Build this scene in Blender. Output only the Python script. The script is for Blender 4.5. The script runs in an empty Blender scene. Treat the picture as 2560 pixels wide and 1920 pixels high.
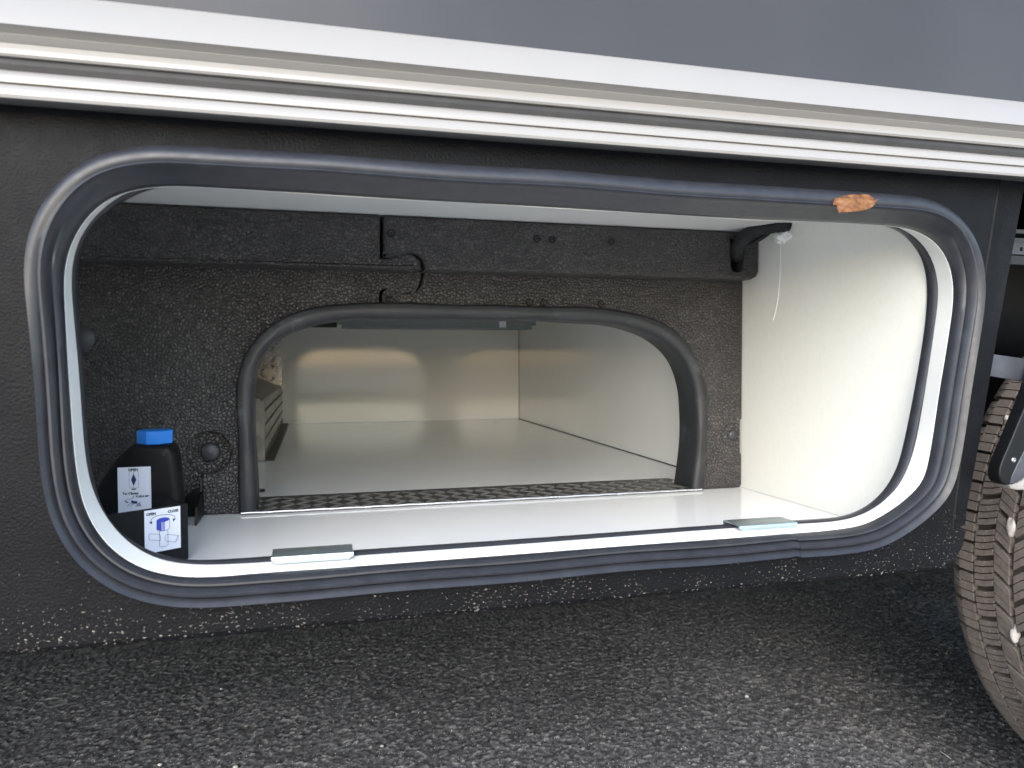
import bpy, bmesh, math, random
import numpy as np
from mathutils import Matrix, Vector
random.seed(7); rng = np.random.default_rng(7)
S = bpy.context.scene
COL = S.collection

# ---------------------------------------------------------------- camera
F, CX, CY = 1866.0, 1280.0, 960.0           # photo pixels (2560 x 1920)
DIST, HCAM = 0.66, 0.66                     # metres from the vehicle side, above the ground
vy = np.array([781-CX, 904-CY, F]); vy /= np.linalg.norm(vy)
vx = np.array([8275-CX, 885-CY, F]); vx -= vy*(vx@vy); vx /= np.linalg.norm(vx)
vz = np.cross(vx, vy)
RM = np.stack([vx, vy, vz])
CAM = np.array([0.0, -DIST, HCAM])
def ray(px, py): return RM @ np.array([px-CX, py-CY, F])
def atY(px, py, y=0.0):
    d = ray(px, py); return CAM + d*((y-CAM[1])/d[1])
def atZ(px, py, z):
    d = ray(px, py); return CAM + d*((z-CAM[2])/d[2])
def atX(px, py, x):
    d = ray(px, py); return CAM + d*((x-CAM[0])/d[0])
cam_d = bpy.data.cameras.new('camera'); cam = bpy.data.objects.new('camera', cam_d); COL.objects.link(cam)
r_, u_, b_ = RM@np.array([1., 0, 0]), RM@np.array([0, -1., 0]), RM@np.array([0, 0, -1.])
cam.matrix_world = Matrix([[r_[i], u_[i], b_[i], CAM[i]] for i in range(3)] + [[0, 0, 0, 1]])
cam_d.sensor_width = 36; cam_d.lens = 36*F/2560
cam_d.clip_start = 0.01; cam_d.clip_end = 800
cam_d.dof.use_dof = True; cam_d.dof.focus_distance = 1.0; cam_d.dof.aperture_fstop = 9
S.camera = cam

# ---------------------------------------------------------------- sky, sun, exposure
W = bpy.data.worlds.new('World'); S.world = W; W.use_nodes = True
SUN_EL, SUN_AZ = 29, 203      # azimuth clockwise from +Y: bright overcast from behind the camera
nt = W.node_tree; bg = nt.nodes['Background']; sky = nt.nodes.new('ShaderNodeTexSky')
sky.sky_type = 'NISHITA'; sky.sun_disc = False
sky.sun_elevation = math.radians(SUN_EL); sky.sun_rotation = math.radians(SUN_AZ)
sky.air_density = 1.0; sky.dust_density = 1.2; sky.ozone_density = 1.0
nt.links.new(sky.outputs[0], bg.inputs[0]); bg.inputs[1].default_value = 0.15
sd = bpy.data.lights.new('sun', 'SUN'); sun = bpy.data.objects.new('sun', sd); COL.objects.link(sun)
sd.energy = 0.9; sd.angle = math.radians(56); sd.color = (0.98, 0.985, 1.0)
az, el = math.radians(SUN_AZ), math.radians(SUN_EL)
sdir = Vector((math.sin(az)*math.cos(el), math.cos(az)*math.cos(el), math.sin(el)))
sun.rotation_euler = sdir.to_track_quat('Z', 'Y').to_euler(); sun.location = sdir*30
S.view_settings.view_transform = 'Standard'; S.view_settings.look = 'None'
S.view_settings.exposure = 1.76; S.view_settings.gamma = 1.0; S.view_settings.use_curve_mapping = False
S.cycles.max_bounces = 14; S.cycles.diffuse_bounces = 9; S.cycles.glossy_bounces = 6
S.cycles.use_denoising = True

# ---------------------------------------------------------------- materials
def new_mat(name):
    m = bpy.data.materials.new(name); m.use_nodes = True
    return m, m.node_tree, m.node_tree.nodes['Principled BSDF']
def nd(t, typ, **kw):
    n = t.nodes.new(typ)
    for k, v in kw.items(): setattr(n, k, v)
    return n
def coords(t, scale=(1, 1, 1)):
    tc = nd(t, 'ShaderNodeTexCoord'); mp = nd(t, 'ShaderNodeMapping'); mp.inputs['Scale'].default_value = scale
    t.links.new(tc.outputs['Object'], mp.inputs[0]); return mp.outputs[0]
def noise(t, v, scale, detail=4, rough=0.6):
    n = nd(t, 'ShaderNodeTexNoise'); n.inputs['Scale'].default_value = scale
    n.inputs['Detail'].default_value = detail; n.inputs['Roughness'].default_value = rough
    t.links.new(v, n.inputs['Vector']); return n.outputs['Fac']
def ramp(t, fac, stops):
    r = nd(t, 'ShaderNodeValToRGB'); e = r.color_ramp.elements
    while len(e) < len(stops): e.new(0.5)
    for el_, (p, c) in zip(e, stops):
        el_.position = p; el_.color = (c, c, c, 1) if isinstance(c, (int, float)) else (*c, 1)
    t.links.new(fac, r.inputs[0]); return r.outputs[0]
def mix(t, fac, a, b, typ='MIX'):
    m = nd(t, 'ShaderNodeMix', data_type='RGBA', blend_type=typ)
    for s, val in ((m.inputs[0], fac), (m.inputs[6], a), (m.inputs[7], b)):
        if hasattr(val, 'links') or isinstance(val, bpy.types.NodeSocket): t.links.new(val, s)
        elif isinstance(val, (int, float)): s.default_value = val
        else: s.default_value = (*val, 1)
    return m.outputs[2]
def bump(t, h, bs, strength=0.3, dist=0.001, prev=None):
    b = nd(t, 'ShaderNodeBump'); b.inputs['Strength'].default_value = strength; b.inputs['Distance'].default_value = dist
    t.links.new(h, b.inputs['Height'])
    if prev is not None: t.links.new(prev, b.inputs['Normal'])
    t.links.new(b.outputs[0], bs.inputs['Normal']); return b.outputs[0]
def plain(name, col, rough=0.5, metal=0.0, var=0.12, vscale=30, bscale=None, bstr=0.1, bdist=0.0005, rvar=0.15, coat=0, spec=0.5):
    m, t, p = new_mat(name); v = coords(t)
    f = noise(t, v, vscale)
    lo = tuple(c*(1-var) for c in col); hi = tuple(min(1, c*(1+var)) for c in col)
    t.links.new(ramp(t, f, [(0.3, lo), (0.7, hi)]), p.inputs['Base Color'])
    t.links.new(ramp(t, noise(t, v, vscale*2.3), [(0.3, max(0.02, rough-rvar*0.5)), (0.7, min(1, rough+rvar*0.5))]), p.inputs['Roughness'])
    p.inputs['Metallic'].default_value = metal; p.inputs['Coat Weight'].default_value = coat; p.inputs['Specular IOR Level'].default_value = spec
    if bscale: bump(t, noise(t, v, bscale), p, bstr, bdist)
    return m
M = {}
M['laminate'] = plain('white laminate', (0.875, 0.885, 0.875), 0.075, var=0.015, vscale=6, rvar=0.03)
M['frame_white'] = plain('white frame plastic', (0.80, 0.80, 0.76), 0.35, var=0.02, vscale=20)
M['rail'] = plain('white rail paint', (0.28, 0.268, 0.25), 0.3, var=0.015, vscale=12, rvar=0.05, coat=0.3)
M['sealant'] = plain('white sealant', (0.78, 0.78, 0.76), 0.45, var=0.04, vscale=150)
M['rubber'] = plain('black seal rubber', (0.024, 0.0255, 0.031), 0.36, spec=0.4, var=0.2, vscale=60, bscale=700, bstr=0.04, bdist=0.0003)
M['groove'] = plain('dark rubber strip', (0.03, 0.029, 0.028), 0.6, var=0.2)
M['black_plastic'] = plain('black smooth plastic', (0.006, 0.0063, 0.0072), 0.36, spec=0.2, var=0.15, vscale=80, bscale=700, bstr=0.05)
M['button'] = plain('black plastic button', (0.03, 0.031, 0.037), 0.45, var=0.1, vscale=80)
M['under'] = plain('underbody black', (0.02, 0.02, 0.021), 0.7, var=0.3, vscale=8)
M['liner'] = plain('wheel housing plastic', (0.008, 0.0085, 0.0095), 0.5, var=0.3, vscale=25, bscale=400, bstr=0.2)
M['alu'] = plain('aluminium', (0.40, 0.385, 0.36), 0.30, metal=0.9, var=0.1, vscale=40, bscale=300, bstr=0.05)
M['alu_dark'] = plain('dull aluminium', (0.085, 0.082, 0.077), 0.40, metal=0.7, var=0.3, vscale=45)
M['alu_mid'] = plain('scuffed aluminium', (0.24, 0.23, 0.21), 0.32, metal=0.85, var=0.45, vscale=18)
M['alu_bright'] = plain('polished aluminium edge', (0.62, 0.63, 0.65), 0.25, metal=0.6, var=0.05)
M['zinc'] = plain('zinc plated steel', (0.40, 0.47, 0.48), 0.3, metal=0.85, var=0.04, vscale=90, rvar=0.05)
M['strut'] = plain('grey painted steel', (0.052, 0.056, 0.066), 0.42, metal=0.2, var=0.2, vscale=50)
M['duct'] = plain('grey blue duct plastic', (0.20, 0.23, 0.24), 0.5, var=0.06)
M['blue'] = plain('blue cap plastic', (0.012, 0.21, 0.72), 0.42, var=0.06)
M['paper'] = plain('white sticker', (0.72, 0.74, 0.82), 0.4, var=0.01)
M['ink'] = plain('black ink', (0.02, 0.02, 0.03), 0.6, var=0.05)
M['ink_blue'] = plain('blue ink', (0.03, 0.05, 0.42), 0.6, var=0.05)
M['ink_navy'] = plain('navy ink', (0.02, 0.02, 0.13), 0.6, var=0.05)
M['ink_grey'] = plain('grey ink', (0.30, 0.31, 0.35), 0.6, var=0.05)
M['cloth_tape'] = plain('black fabric tape', (0.010, 0.010, 0.011), 0.75, var=0.3, vscale=200, bscale=900, bstr=0.3)
M['stone'] = plain('pale stone', (0.40, 0.38, 0.355), 0.8, var=0.2, vscale=120, bscale=500, bstr=0.3)
M['paving'] = plain('pale concrete', (0.60, 0.57, 0.515), 0.85, var=0.12, vscale=1.5)

def m_body():
    m, t, p = new_mat('grey body lacquer'); v = coords(t)
    f = noise(t, v, 3, 3)
    t.links.new(ramp(t, f, [(0.3, (0.044, 0.045, 0.049)), (0.7, (0.053, 0.054, 0.058))]), p.inputs['Base Color'])
    t.links.new(ramp(t, noise(t, coords(t, (1, 1, 5)), 14, 5), [(0.3, 0.16), (0.75, 0.24)]), p.inputs['Roughness'])
    p.inputs['Metallic'].default_value = 0.0; p.inputs['Coat Weight'].default_value = 0.0; p.inputs['Specular IOR Level'].default_value = 0.15; p.inputs['Coat Roughness'].default_value = 0.05
    bump(t, noise(t, v, 9, 2), p, 0.15, 0.004); return m
M['body'] = m_body()

def m_skirt():
    m, t, p = new_mat('grained black skirt plastic'); v = coords(t)
    base = ramp(t, noise(t, v, 18, 5), [(0.3, (0.0038, 0.0040, 0.0050)), (0.7, (0.0066, 0.0069, 0.0082))])
    # road dirt: pale irregular specks, dense along the lower edge where the wheels throw it
    spk = noise(t, coords(t, (0.75, 1, 1.5)), 330, 3, 0.75)
    tc = nd(t, 'ShaderNodeTexCoord'); sz = nd(t, 'ShaderNodeSeparateXYZ'); t.links.new(tc.outputs['Object'], sz.inputs[0])
    mr = nd(t, 'ShaderNodeMapRange'); mr.inputs['From Min'].default_value = 0.56; mr.inputs['From Max'].default_value = 0.434
    mr.inputs['To Min'].default_value = 0.70; mr.inputs['To Max'].default_value = 0.585; t.links.new(sz.outputs['Z'], mr.inputs['Value'])
    cl = ramp(t, noise(t, v, 16, 3), [(0.35, 0.06), (0.65, 0.0)])
    th_ = nd(t, 'ShaderNodeMath', operation='ADD'); t.links.new(mr.outputs[0], th_.inputs[0]); t.links.new(cl, th_.inputs[1])
    df = nd(t, 'ShaderNodeMath', operation='SUBTRACT'); t.links.new(spk, df.inputs[0]); t.links.new(th_.outputs[0], df.inputs[1])
    mm = nd(t, 'ShaderNodeMath', operation='MULTIPLY', use_clamp=True); t.links.new(df.outputs[0], mm.inputs[0]); mm.inputs[1].default_value = 28
    t.links.new(mix(t, mm.outputs[0], base, (0.26, 0.235, 0.20)), p.inputs['Base Color'])
    t.links.new(ramp(t, noise(t, v, 40), [(0.3, 0.42), (0.7, 0.55)]), p.inputs['Roughness'])
    p.inputs['Specular IOR Level'].default_value = 0.11
    n1 = bump(t, noise(t, v, 420, 2, 0.5), p, 0.75, 0.0009)
    return m
M['skirt'] = m_skirt()

def m_foam():
    m, t, p = new_mat('black bead foam'); v = coords(t)
    vo = nd(t, 'ShaderNodeTexVoronoi', feature='DISTANCE_TO_EDGE'); vo.inputs['Scale'].default_value = 205; t.links.new(v, vo.inputs['Vector'])
    vc = nd(t, 'ShaderNodeTexVoronoi'); vc.inputs['Scale'].default_value = 205; t.links.new(v, vc.inputs['Vector'])
    sx = nd(t, 'ShaderNodeSeparateXYZ'); t.links.new(vc.outputs['Color'], sx.inputs[0])
    cell = ramp(t, sx.outputs[0], [(0.0, (0.044, 0.041, 0.040)), (1.0, (0.082, 0.076, 0.073))])
    blotch = ramp(t, noise(t, v, 7, 3), [(0.35, 0.75), (0.65, 1.15)])
    cell = mix(t, 1.0, cell, blotch, 'MULTIPLY')
    edge = ramp(t, vo.outputs['Distance'], [(0.0, 0.0), (0.10, 1.0)])
    t.links.new(mix(t, edge, (0.014, 0.013, 0.013), cell), p.inputs['Base Color'])
    p.inputs['Roughness'].default_value = 0.5
    h = ramp(t, vo.outputs['Distance'], [(0.0, 0.0), (0.18, 0.75), (0.45, 1.0)])
    bump(t, h, p, 1.0, 0.0015); return m
M['foam'] = m_foam()

def m_trim():
    m, t, p = new_mat('chalky black rubber edging'); v = coords(t)
    t.links.new(ramp(t, noise(t, v, 26, 6, 0.7), [(0.35, (0.015, 0.016, 0.018)), (0.58, (0.022, 0.024, 0.028)), (0.68, (0.060, 0.067, 0.077))]), p.inputs['Base Color'])
    p.inputs['Roughness'].default_value = 0.5; bump(t, noise(t, v, 60, 4), p, 0.15, 0.001); return m
M['trim'] = m_trim()

def m_tyre():
    m, t, p = new_mat('dusty tyre rubber'); v = coords(t)
    base = ramp(t, noise(t, v, 60, 5, 0.7), [(0.3, (0.095, 0.081, 0.073)), (0.7, (0.175, 0.152, 0.138))])
    vo = nd(t, 'ShaderNodeTexVoronoi'); vo.inputs['Scale'].default_value = 330; t.links.new(v, vo.inputs['Vector'])
    sx = nd(t, 'ShaderNodeSeparateXYZ'); t.links.new(vo.outputs['Color'], sx.inputs[0])
    lt = nd(t, 'ShaderNodeMath', operation='LESS_THAN'); t.links.new(sx.outputs[0], lt.inputs[0]); lt.inputs[1].default_value = 0.06
    d = nd(t, 'ShaderNodeMath', operation='LESS_THAN'); t.links.new(vo.outputs['Distance'], d.inputs[0]); d.inputs[1].default_value = 0.22
    mm = nd(t, 'ShaderNodeMath', operation='MULTIPLY'); t.links.new(lt.outputs[0], mm.inputs[0]); t.links.new(d.outputs[0], mm.inputs[1])
    t.links.new(mix(t, mm.outputs[0], base, (0.32, 0.30, 0.27)), p.inputs['Base Color'])
    p.inputs['Roughness'].default_value = 0.62; bump(t, noise(t, v, 420, 4), p, 0.3, 0.0007); return m
M['tyre'] = m_tyre()
M['tyre_base'] = plain('brown dusty tyre grooves', (0.048, 0.038, 0.033), 0.75, var=0.3, vscale=60, bscale=400, bstr=0.3)

def m_asphalt():
    m, t, p = new_mat('asphalt'); v = coords(t)
    at = nd(t, 'ShaderNodeAttribute', attribute_name='stone')
    base = ramp(t, at.outputs['Fac'], [(0.0, (0.030, 0.030, 0.031)), (0.30, (0.085, 0.085, 0.087)), (0.80, (0.165, 0.165, 0.168)), (0.92, (0.23, 0.228, 0.224)), (1.0, (0.36, 0.352, 0.335))])
    blot = ramp(t, noise(t, v, 2.2, 4), [(0.3, 0.8), (0.7, 1.15)])
    base = mix(t, 1.0, base, blot, 'MULTIPLY')
    sp = nd(t, 'ShaderNodeTexVoronoi'); sp.inputs['Scale'].default_value = 360; t.links.new(v, sp.inputs['Vector'])
    sx = nd(t, 'ShaderNodeSeparateXYZ'); t.links.new(sp.outputs['Color'], sx.inputs[0])
    lt = nd(t, 'ShaderNodeMath', operation='LESS_THAN'); t.links.new(sx.outputs[0], lt.inputs[0]); lt.inputs[1].default_value = 0.11
    d = nd(t, 'ShaderNodeMath', operation='LESS_THAN'); t.links.new(sp.outputs['Distance'], d.inputs[0]); d.inputs[1].default_value = 0.30
    mm = nd(t, 'ShaderNodeMath', operation='MULTIPLY'); t.links.new(lt.outputs[0], mm.inputs[0]); t.links.new(d.outputs[0], mm.inputs[1])
    t.links.new(mix(t, mm.outputs[0], base, (0.66, 0.65, 0.63)), p.inputs['Base Color'])  # bright specks: glints of the grit painted into the colour
    t.links.new(ramp(t, noise(t, v, 130), [(0.3, 0.55), (0.7, 0.9)]), p.inputs['Roughness'])
    p.inputs['Specular IOR Level'].default_value = 0.3
    b1 = bump(t, noise(t, v, 380, 5, 0.75), p, 0.22, 0.0012)
    return m
M['asphalt'] = m_asphalt()
def m_leaf():
    m, t, p = new_mat('dry leaf'); v = coords(t)
    t.links.new(ramp(t, noise(t, v, 170, 4, 0.65), [(0.3, (0.06, 0.020, 0.006)), (0.48, (0.155, 0.060, 0.016)), (0.75, (0.24, 0.110, 0.032))]), p.inputs['Base Color'])
    p.inputs['Roughness'].default_value = 0.6; bump(t, noise(t, v, 260, 4), p, 0.5, 0.001); return m
M['leaf'] = m_leaf()

# ---------------------------------------------------------------- mesh helpers
def tag(o, label=None, cat=None, group=None, kind=None):
    for k, v in (('label', label), ('category', cat), ('group', group), ('kind', kind)):
        if v: o[k] = v
    return o
def empty(name, loc, label, cat, group=None):
    o = bpy.data.objects.new(name, None); COL.objects.link(o); o.location = loc
    o.empty_display_size = 0.05
    return tag(o, label, cat, group)
def link(name, me, m=None, parent=None):
    if m is not None: me.materials.clear(); me.materials.append(M[m] if isinstance(m, str) else m)
    o = bpy.data.objects.new(name, me); COL.objects.link(o)
    if parent is not None:
        o.parent = parent
        w = parent.location.copy(); q = parent.parent
        while q is not None: w += q.location; q = q.parent
        o.location = -w               # part meshes are in world coordinates
    return o
def mesh(name, V, Fc, m=None, parent=None, smooth=None):
    me = bpy.data.meshes.new(name); me.from_pydata([tuple(map(float, v)) for v in V], [], Fc); me.validate(); me.update()
    bm = bmesh.new(); bm.from_mesh(me); bmesh.ops.recalc_face_normals(bm, faces=bm.faces); bm.to_mesh(me); bm.free()
    if smooth: shade(me, smooth)
    return link(name, me, m, parent)
def shade(me, ang):
    me.polygons.foreach_set('use_smooth', [True]*len(me.polygons))
    me.set_sharp_from_angle(angle=math.radians(ang))
class Geo:
    def __init__(s): s.V, s.F = [], []
    def add(s, V, Fc):
        k = len(s.V); s.V += [tuple(map(float, v)) for v in V]; s.F += [tuple(i+k for i in f) for f in Fc]; return s
    def box(s, x0, x1, y0, y1, z0, z1):
        return s.add([(x, y, z) for x in (x0, x1) for y in (y0, y1) for z in (z0, z1)],
                     [(0, 1, 3, 2), (4, 6, 7, 5), (0, 4, 5, 1), (2, 3, 7, 6), (0, 2, 6, 4), (1, 5, 7, 3)])
    def build(s, name, m, parent=None, smooth=None, bevel=0):
        me = bpy.data.meshes.new(name); me.from_pydata(s.V, [], s.F); me.validate(); me.update()
        bm = bmesh.new(); bm.from_mesh(me); bmesh.ops.recalc_face_normals(bm, faces=bm.faces)
        if bevel: bmesh.ops.bevel(bm, geom=list(bm.edges), offset=bevel, segments=2, affect='EDGES', clamp_overlap=True)
        bm.to_mesh(me); bm.free()
        if smooth or bevel: shade(me, smooth or 40)
        return link(name, me, m, parent)
def slab_mesh(name, polys, y0, y1, bev=0.0, res=2):
    """polys[0] outline, others holes, in (x, z); front at y0 (towards the street), back at y1; rounded edges"""
    cu = bpy.data.curves.new(name, 'CURVE'); cu.dimensions = '2D'; cu.fill_mode = 'BOTH'
    for P in polys:
        sp = cu.splines.new('POLY'); sp.points.add(len(P)-1); sp.use_cyclic_u = True
        for q, (x, z) in zip(sp.points, P): q.co = (x, z, 0, 1)
    cu.extrude = (y1-y0)/2 - bev; cu.bevel_depth = bev; cu.bevel_resolution = res; cu.offset = -bev
    o = bpy.data.objects.new(name, cu); COL.objects.link(o)
    dg = bpy.context.evaluated_depsgraph_get(); me = bpy.data.meshes.new_from_object(o.evaluated_get(dg))
    bpy.data.objects.remove(o); bpy.data.curves.remove(cu)
    me.transform(Matrix(((1, 0, 0, 0), (0, 0, -1, (y0+y1)/2), (0, 1, 0, 0), (0, 0, 0, 1))))
    bm = bmesh.new(); bm.from_mesh(me); bmesh.ops.remove_doubles(bm, verts=bm.verts, dist=1e-6)
    bmesh.ops.recalc_face_normals(bm, faces=bm.faces); bm.to_mesh(me); bm.free()
    me.name = name
    return me
def slab(name, polys, y0, y1, m, parent, bev=0.0, res=2):
    me = slab_mesh(name, polys, y0, y1, bev, res); shade(me, 35); return link(name, me, m, parent)
def join_meshes(name, mes):
    bm = bmesh.new()
    for me in mes: bm.from_mesh(me)
    out = bpy.data.meshes.new(name); bm.to_mesh(out); bm.free(); return out
def catmull(P, n=8, closed=True):
    P = np.array(P, float); N = len(P); out = []
    for i in range(N if closed else N-1):
        if closed: a, b, c, d = P[i-1], P[i], P[(i+1) % N], P[(i+2) % N]
        else: a, b, c, d = P[max(i-1, 0)], P[i], P[i+1], P[min(i+2, N-1)]
        for k in range(n):
            t = k/n; out.append(0.5*((2*b)+(c-a)*t+(2*a-5*b+4*c-d)*t*t+(-a+3*b-3*c+d)*t**3))
    if not closed: out.append(P[-1])
    return np.array(out)
def resample(P, n, closed=True):
    P = np.array(P); Q = np.vstack([P, P[:1]]) if closed else P
    L = np.r_[0, np.cumsum(np.linalg.norm(np.diff(Q, axis=0), axis=1))]
    s = np.linspace(0, L[-1], n+1)[:-1] if closed else np.linspace(0, L[-1], n)
    return np.stack([np.interp(s, L, Q[:, k]) for k in range(Q.shape[1])], 1)
def smooth_path(P, it, closed=True):
    P = P.copy()
    for _ in range(it):
        if closed: P = 0.5*P + 0.25*(np.roll(P, 1, 0)+np.roll(P, -1, 0))
        else: P[1:-1] = 0.5*P[1:-1] + 0.25*(P[:-2]+P[2:])
    return P
def path_px(px, y, n, it, closed=True):
    P = np.array([atY(*p, y)[[0, 2]] for p in px]); return smooth_path(resample(catmull(P, 8, closed), n, closed), it, closed)
def normals2(P, closed=True):
    T = (np.roll(P, -1, 0)-np.roll(P, 1, 0)) if closed else np.gradient(P, axis=0)
    T /= np.linalg.norm(T, axis=1)[:, None]; N = np.stack([T[:, 1], -T[:, 0]], 1)
    c = P.mean(0)
    if ((P-c)*N).sum() < 0: N = -N
    return N
def sweep(P, N, prof, closed=True, ring=False, cap=False):
    """prof(i) -> list of (n, y): swept along the (x, z) path P; ring closes the profile itself"""
    V, Fc = [], []; k = None; n = len(P)
    for i in range(n):
        pr = prof(i); k = len(pr)
        for (a, y) in pr: V.append((P[i, 0]+N[i, 0]*a, y, P[i, 1]+N[i, 1]*a))
    for i in range(n if closed else n-1):
        j = (i+1) % n
        for q in range(k if ring else k-1):
            r = (q+1) % k; Fc.append((i*k+q, i*k+r, j*k+r, j*k+q))
    if cap and not closed:
        Fc.append(tuple(range(k))); Fc.append(tuple((n-1)*k+q for q in range(k)))
    return V, Fc
def circle(cx_, cz_, rx, rz=None, n=40):
    rz = rz or rx; return [(cx_+rx*math.cos(2*math.pi*i/n), cz_+rz*math.sin(2*math.pi*i/n)) for i in range(n)]
def lathe_y(cx_, cz_, prof, n=24):
    """prof: list of (r, y); turned about the line x=cx, z=cz"""
    V, Fc = [], []; k = len(prof)
    for i in range(n):
        a = 2*math.pi*i/n
        for r, y in prof: V.append((cx_+r*math.cos(a), y, cz_+r*math.sin(a)))
    for i in range(n):
        j = (i+1) % n
        for q in range(k-1): Fc.append((i*k+q, i*k+q+1, j*k+q+1, j*k+q))
    return V, Fc
def tube(pts, rad, n=10, closed_ends=True):
    P = np.array(pts, float); V, Fc = [], []; rad = rad if hasattr(rad, '__len__') else [rad]*len(P)
    T = np.gradient(P, axis=0); ref = np.array([0.1, 0.2, 1.0])
    for i in range(len(P)):
        t = T[i]/np.linalg.norm(T[i]); a = np.cross(t, ref); a /= np.linalg.norm(a); b = np.cross(t, a)
        for k in range(n):
            th = 2*math.pi*k/n; V.append(P[i]+rad[i]*(a*math.cos(th)+b*math.sin(th)))
    for i in range(len(P)-1):
        for k in range(n): Fc.append((i*n+k, i*n+(k+1) % n, (i+1)*n+(k+1) % n, (i+1)*n+k))
    if closed_ends: Fc.append(tuple(range(n))); Fc.append(tuple((len(P)-1)*n+k for k in range(n)))
    return V, Fc

# ---------------------------------------------------------------- main measures (metres)
XW = 0.68                                   # right wall of the locker
_c = atX(1855, 1219, XW); YF, ZF = _c[1], _c[2]      # lower foam face, locker floor
YU = YF-0.047                               # upper foam band stands proud
_f = atZ(1298, 1047, ZF); YB, XB = _f[1], _f[0]      # far wall and its right corner
ZC = atY(1600, 566, YU)[2]                  # locker ceiling
GX0, GX1 = -1.9, 3.2                        # vehicle length that is built

# ---------------------------------------------------------------- ground
def build_ground():
    far = lambda a, b, n: list(np.geomspace(a, b, n))
    xs = np.r_[[-x for x in far(200, 1.1, 14)][:-1], np.r_[np.arange(-1.1, 1.4, 0.0030), np.arange(1.4, 2.2, 0.006)], [x for x in far(2.3, 200, 14)]]
    ys = np.r_[[-x for x in far(200, 0.3, 16)], np.arange(-0.2, 0.24, 0.03), np.arange(0.24, 1.15, 0.0030), np.arange(1.15, 2.3, 0.008), far(2.4, 200, 14)]
    X, Y = np.meshgrid(xs, ys); c = 0.0074
    U, Vv = X/c, Y/c; iu, iv = np.floor(U).astype(int), np.floor(Vv).astype(int)
    def h(a, b, k):
        q = np.sin(a*127.1+b*311.7+k*74.7)*43758.5453; return q-np.floor(q)
    best = np.full(X.shape, 9.0); sec = best.copy(); cid = np.zeros(X.shape)
    for du in (-1, 0, 1):
        for dv in (-1, 0, 1):
            a, b = iu+du, iv+dv
            d = np.hypot(a+h(a, b, 1)-U, b+h(a, b, 2)-Vv)
            up = d < best; sec = np.where(up, best, np.minimum(sec, d)); cid = np.where(up, h(a, b, 3), cid); best = np.where(up, d, best)
    edge = np.clip((sec-best)/0.5, 0, 1)
    Z = (np.sqrt(edge)-1)*0.0028 + (cid-0.5)*0.0022 + rng.normal(0, 0.00022, X.shape)
    Z += 0.0012*np.sin(X*9+np.sin(Y*7)*2)*np.cos(Y*11)
    dense = (X > -1.1) & (X < 2.2) & (Y > 0.25) & (Y < 2.3); Z = np.where(dense, Z, 0.0)
    ny, nx = X.shape; V = np.stack([X, Y, Z], -1).reshape(-1, 3)
    i = np.arange(ny*nx).reshape(ny, nx); Q = np.stack([i[:-1, :-1], i[:-1, 1:], i[1:, 1:], i[1:, :-1]], -1).reshape(-1, 4)
    me = bpy.data.meshes.new('asphalt_ground'); me.vertices.add(len(V)); me.vertices.foreach_set('co', V.ravel().astype(np.float32))
    me.loops.add(Q.size); me.loops.foreach_set('vertex_index', Q.ravel().astype(np.int32))
    me.polygons.add(len(Q)); me.polygons.foreach_set('loop_start', np.arange(0, Q.size, 4, dtype=np.int32))
    me.update(calc_edges=True); me.validate()
    at = me.attributes.new('stone', 'FLOAT', 'POINT')
    st = np.where(dense, np.where(edge > 0.12, 0.25+cid*0.75, edge*2.0), 0.55)
    at.data.foreach_set('value', st.ravel().astype(np.float32))
    me.polygons.foreach_set('use_smooth', [True]*len(Q))
    return tag(link('asphalt_ground', me, 'asphalt'), kind='structure')
build_ground()
pv = Geo().box(-60, 60, -70, -0.95, -0.05, 0.012).build('pale_paving', 'paving'); tag(pv, kind='structure')

# ---------------------------------------------------------------- the motorhome
VEH = empty('motorhome', (0, 0, 0), 'grey and white motorhome with black skirt and open side storage locker', 'motorhome')
# side panel above the rail, roof, far side, underbody
Geo().box(GX0, GX1, 0.004, 0.034, 0.90, 2.75).build('body_panel', 'body', VEH)
g = Geo().box(GX0, GX1, 0.034, 2.20, 2.70, 2.75); g.build('roof', 'body', VEH)
g = Geo().box(GX0, GX1, 2.17, 2.20, 0.40, 2.698).build('far_side_panel', 'body', VEH)
for xe_ in (GX0, GX1-0.02): Geo().box(xe_, xe_+0.02, 0.036, 2.168, 0.45, 2.698).build('end_panel', 'body', VEH)
g = Geo().box(GX0, 0.74, 0.05, 2.16, ZF-0.0135, ZF-0.0105).box(1.80, GX1, 0.05, 2.16, ZF-0.0135, ZF-0.0105).box(0.74, 1.80, 0.50, 1.70, ZF-0.0135, ZF-0.0105).build('underbody', 'under', VEH)
g = Geo().box(GX0, GX1, 0.78, 0.86, 0.30, ZF-0.014).build('chassis_beam', 'under', VEH)
g = Geo().box(GX0, GX1, 1.42, 1.50, 0.30, ZF-0.014).build('chassis_beam', 'under', VEH)

Geo().box(-1.6, 1.1, 1.52, 2.10, 0.10, ZF-0.014).build('underbody_light_block', 'under', VEH, bevel=0.02)  # unseen box, added to stop light coming under from the far side
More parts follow.
